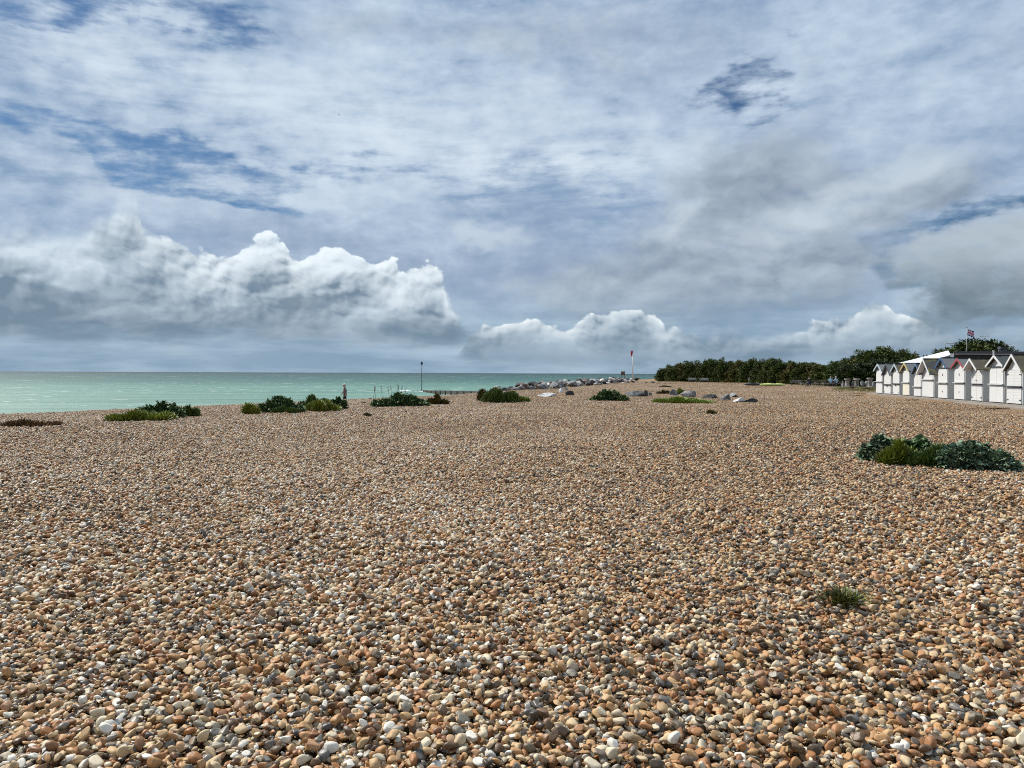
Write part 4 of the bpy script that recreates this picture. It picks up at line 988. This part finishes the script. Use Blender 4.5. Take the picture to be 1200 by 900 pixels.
for i in range(12):
    p = q0 + dv * (i / 11) - sd2 * 2.6; mb2 = MB(); mb2.box((p.x, p.y, p.z - 1.06), (.2, .2, 1.9), rz=ang); mb2.build("post", m_tim, g_)
tag(g_, "low dark timber groyne running out to the marker post", "groyne")
# white water where waves break on it
def surf():
    rng = np.random.default_rng(8); n = 60; m = 9; V = []; 
    for i in range(n):
        t = i / (n - 1); cx_ = -28 + 18 * t; cy_ = 193 - 14 * t + 2 * math.sin(t * 9)
        wv = max(0.0, math.sin(t * 17 + 1) * .6 + .3) * (.2 + .6 * rng.random())
        for j in range(m):
            s_ = j / (m - 1) * 2 - 1; V.append((cx_ + rng.normal(0, .12), cy_ + s_ * (.25 + 1.2 * wv), SEA - .03 + (.10 + .55 * wv) * max(0, 1 - s_ * s_) * rng.uniform(.5, 1)))
    F_ = [(i * m + j, (i + 1) * m + j, (i + 1) * m + j + 1, i * m + j + 1) for i in range(n - 1) for j in range(m - 1)]
    o = link("surf", np_mesh("surf", np.array(V), np.array(F_), [mat("foam", (.78, .82, .80), .6)])); tag(o, "white surf breaking along the dark timber groyne", "surf", kind="stuff")
surf()

# ------------------------------------------------------------------ kayaks
def kayak(px0, px1, y, m, label, rz, hh=.34):
    x0, x1 = at_depth(px0, y), at_depth(px1, y); L_ = (x1 - x0) / math.cos(rz); x = (x0 + x1) / 2; z = Hz(x, y); r = empty("kayak", (x, y, z + .03), rz)
    N_, K = 22, 12; V = []; F_ = []
    for i in range(N_ + 1):
        t = i / N_ * 2 - 1; w_ = .40 * (1 - abs(t) ** 2.3) ** .8 + .012; zz = .10 * abs(t) ** 3; h_ = hh * (1 - .55 * abs(t) ** 2.5)
        for k in range(K):
            a = 2 * PI * k / K; V.append((t * L_ / 2, w_ * math.cos(a), zz + h_ * .5 + h_ * .5 * math.sin(a) * (1 if math.sin(a) > 0 else .9)))
    for i in range(N_):
        for k in range(K): F_.append((i * K + k, i * K + (k + 1) % K, (i + 1) * K + (k + 1) % K, (i + 1) * K + k))
    F_ += [tuple(range(K - 1, -1, -1)), tuple(N_ * K + k for k in range(K))]
    mb = MB(); mb.add(V, F_); mb.build("hull", m, r, smooth=True)
    mb = MB(); R_ = [(.42 * math.cos(a), .25 * math.sin(a), hh + .0) for a in np.linspace(0, 2 * PI, 17)]; mb.tube(R_, .022, 6, cap=False); mb.build("cockpit_rim", m_dkm, r)
    mb = MB(); mb.box((0, 0, hh - .005), (.62, .34, .02)); mb.build("seat", m_slot, r, bevel=.008)
    tag(r, label, "kayak", "kayaks lying before the hedge")
kayak(890, 921, 101, mat("lime_plastic", (.62, .72, .22), .35), "pale lime-green kayak lying on the shingle before the hedge", rad(6), .40)
kayak(872.5, 893, 104, mat("black_plastic", (.02, .022, .025), .35), "black kayak lying left of the lime-green one before the hedge", rad(-4), .36)

# ------------------------------------------------------------------ seats, tables and stone pillars by the hedge
m_tw = mat("grey_bench_timber", rough=.8, build=paint((.24, .22, .19), .2)); m_tl = mat("pale_bench_timber", rough=.8, build=paint((.50, .49, .46), .2))
def bench(px, y, label, w=1.5, m=m_tl, rz=0):
    x = at_depth(px, y); r = empty("bench", (x, y, Hz(x, y)), rz)
    mb = MB(); [mb.box((0, -.18 + .14 * k, .45), (w, .11, .04)) for k in range(3)]; mb.build("seat", m, r)
    mb = MB(); [mb.box((0, .24, .62 + .15 * k), (w, .03, .11)) for k in range(2)]; mb.build("backrest", m, r)
    for sx_ in (-1, 1):
        for yy, hh_ in ((-.18, .44), (.20, .82)): mb = MB(); mb.box((sx_ * (w / 2 - .12), yy, hh_ / 2), (.07, .06, hh_)); mb.build("leg", m_slot, r)
    tag(r, label, "bench", "benches before the hedge")
bench(811.5, 137, "left bench of two side by side in front of the hedge", 1.5); bench(825.5, 134.5, "right bench of two side by side in front of the hedge", 1.6)
bench(934, 109, "grey bench at the foot of the hedge, left of the picnic tables", 1.7, m_tw)
def picnic(px, y, label, rz=0.0):
    x = at_depth(px, y); r = empty("picnic_table", (x, y, Hz(x, y)), rz)
    mb = MB(); [mb.box((0, -.28 + .14 * k, .74), (1.6, .125, .04)) for k in range(5)]; mb.build("table_top", m_tw, r)
    for s_ in (-1, 1): mb = MB(); [mb.box((0, s_ * (.62 + .14 * k), .44), (1.6, .125, .04)) for k in range(2)]; mb.build("seat", m_tw, r)
    for sx_ in (-.6, .6):
        for s_ in (-1, 1):
            mb = MB(); mb.tube([(sx_, s_ * .22, .72), (sx_, s_ * .58, 0)], .045, 4); mb.build("leg", m_tw, r)
        mb = MB(); mb.box((sx_ + .06, 0, .40), (.04, 1.5, .08)); mb.build("cross_bar", m_tw, r)
    tag(r, label, "picnic table", "picnic tables before the hedge"); return r
PT = [(943, 103, "picnic table at the left end of the group, nearest the grey bench"), (951.5, 100, "picnic table beside the seated person in black"), (961, 102, "empty picnic table in the middle of the group"), (969, 99.5, "picnic table just left of the two people in light blue"), (978, 100.5, "picnic table with two people in light blue sitting at it"), (985, 103, "picnic table at the right end of the group")]
for i, (px, y, lb) in enumerate(PT): picnic(px, y, lb, rad(10 * math.sin(i * 2)))
m_st = mat("weathered_stone", rough=.9, build=rockm((.16, .14, .12), (.42, .39, .35)))
def pillar(px, y, h, w, label):
    x = at_depth(px, y); r = empty("stone_pillar", (x, y, Hz(x, y)))
    mb = MB(); mb.tube([(0, 0, 0), (0, 0, .16), (0, 0, .22)], [w * .62, w * .62, w * .45], 12); mb.build("base", m_st, r)
    mb = MB(); mb.tube([(0, 0, .22), (0, 0, h * .5), (0, 0, h - .24)], [w * .42, w * .36, w * .40], 12); mb.build("shaft", m_st, r, smooth=False)
    mb = MB(); mb.tube([(0, 0, h - .24), (0, 0, h - .16), (0, 0, h)], [w * .45, w * .6, w * .55], 12); mb.build("cap", m_st, r)
    tag(r, label, "pillar", "stone pillars before the trees")
for px, h, lb in ((993, 1.10, "left stone pillar of three before the trees"), (1004, 1.12, "middle stone pillar of three before the trees"), (1019.5, 1.2, "right stone pillar of three, nearest the beach huts")): pillar(px, 92, h, .62, lb)
for i, (px, w) in enumerate(((988, 4.0), (999.5, 3.2), (1010.5, 4.2), (1015, 3.5), (1024, 4.0))):
    z = 0; y = 93; x = at_depth(px, y); o = link("stone_block", ROCKS["grey"][i % 4], None, (x, y, Hz(x, y) + .38), i, (w * y / 900 * 1.2, .5, .9)); tag(o, "grey stone block standing between the stone pillars before the trees", "stone", "stone blocks between the pillars")
# two low dark red things on the grass
for px, y, w_, lb in ((998, 85, .9, "low dark red bundle on the grass below the middle stone pillar"), (1016, 80, 1.0, "flat dark red bundle on the grass left of the beach huts")):
    x = at_depth(px, y); o = link("bundle", ROCKS["brown"][1], None, (x, y, Hz(x, y) + .10), .4, (w_, .45, .34)); o.data = o.data.copy(); o.data.materials[0] = mat("dark_red_cloth", (.10, .025, .03), .8); tag(o, lb, "bundle")

# grass
def grass():
    rng = np.random.default_rng(5); n = 26000; t = rng.random(n)
    px = 1020 + 26 * rng.standard_normal(n); y = np.clip(86 + 7 * rng.standard_normal(n), 68, 99); px = np.where(px < 980 + 6 * np.sin(y * 1.3), 1040, px); x = (px - 600) / 900 * y
    px2 = rng.uniform(790, 990, 9000); y2 = np.interp(px2, [777, 850, 900, 960, 990], [148, 137, 125, 112, 106]) - rng.uniform(.5, 4.5, 9000); x = np.concatenate([x, (px2 - 600) / 900 * y2]); y = np.concatenate([y, y2]); n += 9000
    k = x < 20.33 + .155 * y + 9 ; x, y = x[k], y[k]; n = len(x); hole = (np.sin(x * 1.3) * np.sin(y * .9 + x * .4) > -.35); x, y = x[hole], y[hole]; n = len(x)
    P = np.column_stack([x, y, H(x, y) - .02]); D = rng.standard_normal((n, 3)) * .5 + [0, 0, 1]
    V, F, T = blades(rng, P, D, (.08, .22), (.03, .07), 1, .3)
    o = link("grass", np_mesh("grass", V, F, [mat("grass_blade", rough=.7, build=leafm((.09, .095, .02), (.27, .24, .075)))], attrs={"tone": T})); tag(o, "short yellowish grass between the shingle and the trees", "grass", kind="stuff")
grass()

# ------------------------------------------------------------------ people
m_skin = mat("skin", (.52, .30, .21), .5)
def skin_obj(name, joints, bones, m, parent, sub=1):
    me = bpy.data.meshes.new(name); me.from_pydata([j[0] for j in joints], bones, []); me.materials.append(m)
    o = bpy.data.objects.new(name, me); COL.objects.link(o)
    md = o.modifiers.new("skin", "SKIN"); md.use_smooth_shade = True
    lay = me.skin_vertices[0] if me.skin_vertices else None
    if lay is None:
        bpy.context.view_layer.objects.active = o
        bm = bmesh.new(); bm.from_mesh(me); bm.verts.layers.skin.verify(); bm.to_mesh(me); bm.free(); lay = me.skin_vertices[0]
    for i, j in enumerate(joints):
        r_ = j[1]; lay.data[i].radius = (r_, r_) if not isinstance(r_, tuple) else r_; lay.data[i].use_root = (i == 0)
    s_ = o.modifiers.new("sub", "SUBSURF"); s_.levels = s_.render_levels = sub
    if parent is not None: o.parent = parent
    return o
def person(loc, rz, pose, top_m, leg_m, label, hat=None, hair_m=None, sleeve=True):
    r = empty("person", loc, rz)           # faces local -Y
    V3 = Vector
    if pose == "walk":
        hip, kz = .93, .0
        J = {"pel": V3((0, 0, .95)), "bel": V3((0, -.01, 1.10)), "chest": V3((0, -.02, 1.32)), "neck": V3((0, -.03, 1.48)), "head": V3((0, -.06, 1.575)), "crown": V3((0, -.05, 1.665))}
        legs = [((.09, 0, .90), (.10, -.12, .50), (.10, -.06, .09), (.10, -.22, .04)), ((-.09, 0, .90), (-.10, .06, .50), (-.10, .28, .13), (-.10, .16, .03))]
        arms = [((.19, -.02, 1.42), (.24, .10, 1.16), (.22, .02, .93)), ((-.19, -.02, 1.42), (-.24, -.08, 1.16), (-.21, -.22, .97))]
    else:
        J = {"pel": V3((0, .05, .52)), "bel": V3((0, .04, .66)), "chest": V3((0, -.02, .88)), "neck": V3((0, -.05, 1.04)), "head": V3((0, -.08, 1.135)), "crown": V3((0, -.07, 1.225))}
        legs = [((.09, .02, .52), (.11, -.40, .52), (.11, -.42, .10), (.11, -.56, .04)), ((-.09, .02, .52), (-.11, -.40, .52), (-.11, -.40, .10), (-.11, -.54, .04))]
        arms = [((.19, -.02, .98), (.25, -.12, .74), (.12, -.34, .78)), ((-.19, -.02, .98), (-.25, -.12, .74), (-.12, -.34, .78))]
    js = []; bs = []
    def add(p, r_, to=None):
        js.append((tuple(p), r_)); 
        if to is not None: bs.append((to, len(js) - 1))
        return len(js) - 1
    pel = add(J["pel"], .12); bel = add(J["bel"], .115, pel); ch = add(J["chest"], (.15, .11), bel); nk = add(J["neck"], .062, ch); hd = add(J["head"], .105, nk); cr = add(J["crown"], .090, hd)
    no = add(J["head"] + V3((0, -.090, -.005)), .018, hd)
    for A, B, C_, D_ in legs:
        a = add(A, .085, pel); b_ = add(B, .060, a); c_ = add(C_, .040, b_); add(D_, .035, c_)
    hands = []
    for A, B, C_ in arms:
        a = add(A, .055, ch); b_ = add(B, .042, a); c_ = add(C_, .030, b_); dr = (V3(C_) - V3(B)).normalized(); pm = add(V3(C_) + dr * .06, .030, c_)
        sd3 = dr.cross(V3((1, 0, 0))).normalized()
        for k, ln in enumerate((.060, .070, .066, .052)):
            f0 = add(V3(C_) + dr * .10 + sd3 * (k - 1.5) * .021, .009, pm); add(V3(C_) + dr * (.10 + ln) + sd3 * (k - 1.5) * .023 + V3((0, -.012, 0)), .008, f0)
        th = add(V3(C_) + dr * .06 - sd3 * .045, .010, pm); add(V3(C_) + dr * .10 - sd3 * .060, .009, th)
    skin_obj("body", js, bs, m_skin, r, 1)
    # jacket
    t = [(J["pel"] + V3((0, 0, -.07)), (.165, .135)), (J["pel"] + V3((0, 0, .03)), .150), (J["bel"], .145), (J["chest"], (.178, .138)), (J["neck"] - V3((0, 0, .05)), .085)]; tb = [(0, 1), (1, 2), (2, 3), (3, 4)]
    for A, B, C_ in arms:
        n0 = len(t); t += [(V3(A), .078), (V3(B), .062), (V3(B).lerp(V3(C_), .9), .048)]; tb += [(3, n0), (n0, n0 + 1), (n0 + 1, n0 + 2)]
    skin_obj("jacket", [(tuple(p), q) for p, q in t], tb, top_m, r, 1)
    t = [(J["pel"] + V3((0, 0, -.01)), .120)]; tb = []
    for A, B, C_, D_ in legs:
        n0 = len(t); t += [(V3(A), .110), (V3(B), .082), (V3(C_), .062)]; tb += [(0, n0), (n0, n0 + 1), (n0 + 1, n0 + 2)]
    skin_obj("trousers", [(tuple(p), q) for p, q in t], tb, leg_m, r, 1)
    for A, B, C_, D_ in legs:
        mb = MB(); c = V3(C_).lerp(V3(D_), .6); mb.box((c.x, c.y, max(D_[2], .04)), (.10, .27, .08)); mb.build("shoe", mat("dark_shoe", (.04, .035, .03), .6), r, bevel=.025)
    hh = J["head"].lerp(J["crown"], .62)
    def cap_mesh(nm, m, rx, rz_, zlo, brim=False):
        V, F_ = ico(3); V = V * [rx, rx * 1.12, rz_]; keep = V[:, 2] > zlo; ids = np.where(keep)[0]; mp = {int(a): i for i, a in enumerate(ids)}
        F2 = [tuple(mp[int(q)] for q in f) for f in F_ if all(keep[f])]; mb = MB(); mb.add([tuple(V[i]) for i in ids], F2)
        if brim: mb.box((0, -rx * 1.35, zlo + .02), (rx * 1.3, .09, .012))
        o = mb.build(nm, m, r, smooth=True); o.location = hh + V3((0, .012, .01)); s_ = o.modifiers.new("thick", "SOLIDIFY"); s_.thickness = .012
    if hair_m: cap_mesh("hair", hair_m, .098, .118, -.03)
    if hat: cap_mesh("hat", hat, .112, .125, .015, True)
    for sx_ in (-.032, .032):
        V, F_ = ico(2); e = link("eye", np_mesh("eye", V * .011, F_, [m_slot]), r, tuple(J["head"] + V3((sx_, -.082, .030))))
    for sx_ in (-.085, .085):
        V, F_ = ico(2); e = link("ear", np_mesh("ear", V * [.012, .022, .034], F_, [m_skin]), r, tuple(J["head"] + V3((sx_, .005, .02))))
    tag(r, label, "person"); return r
white_cap = mat("white_cloth", (.78, .77, .74), .8); brown_hair = mat("brown_hair", (.06, .04, .03), .7); grey_hair = mat("grey_hair", (.45, .43, .40), .7)
yw = 60.0; xw = at_depth(404.3, yw)
person((xw, yw, Hz(xw, yw)), rad(-75), "walk", mat("mauve_jacket", (.20, .165, .165), .8), mat("black_cloth", (.018, .018, .022), .8), "person walking left along the water in white cap, greyish jacket and black trousers", hat=white_cap, hair_m=brown_hair)
blue_c = mat("light_blue_cloth", (.26, .46, .60), .8); 
def sitter(px, y, rz, *a, **k):
    x = at_depth(px, y); return person((x, y, Hz(x, y)), rz, "sit", *a, **k)
sitter(948.5, 98.7, rad(185), mat("black_jacket", (.02, .022, .028), .8), mat("dark_jeans", (.03, .04, .06), .8), "person in black sitting at the left picnic tables", hair_m=brown_hair)
sitter(973.5, 99.0, rad(170), blue_c, mat("dark_jeans"), "person in a light blue top sitting at a picnic table, left of two", hair_m=grey_hair)
sitter(980, 99.4, rad(195), mat("pale_blue_cloth", (.36, .54, .64), .8), mat("dark_jeans"), "person in a paler blue top and white cap at a picnic table, right of two", hat=white_cap, hair_m=grey_hair)

# ------------------------------------------------------------------ birds
def bird(px, py, y, span, m, label, rz, bank_=0.3):
    v = ray(px, py); t = y / v.y; r = empty("seabird", (v.x * t, y, EYE + v.z * t), rz); r.rotation_euler = (0, bank_, rz)
    J = [((0, -.5 * .32 * span, 0), .018 * span), ((0, -.3 * .32 * span, .0), .035 * span), ((0, 0, 0), .055 * span), ((0, .4 * .32 * span, 0), .035 * span), ((0, .75 * .32 * span, 0), .02 * span)]
    skin_obj("body", J, [(2, 1), (1, 0), (2, 3), (3, 4)], m, r, 1)
    for s_ in (-1, 1):
        mb = MB(); P = [(0, -.07), (.22, -.11), (.50, -.01), (.24, .03), (0, .07)]
        top_ = [(s_ * a * span, b_ * span, (.10 * math.sin(a * 6.2)) * span * .8) for a, b_ in P]
        mb.add(top_ + [(p[0], p[1], p[2] - .012 * span) for p in top_], [(0, 1, 2, 3, 4), (9, 8, 7, 6, 5), (0, 5, 6, 1), (1, 6, 7, 2), (2, 7, 8, 3), (3, 8, 9, 4)]); mb.build("wing", m, r)
    tag(r, label, "bird")
bird(397.3, 134.5, 150, .75, mat("dark_feathers", (.03, .03, .035), .7), "tiny dark bird flying high in front of the clouds", rad(60))
bird(412, 428.5, 220, 1.1, mat("white_feathers", (.75, .75, .74), .7), "white gull flying low over the sea above the walking person", rad(80))
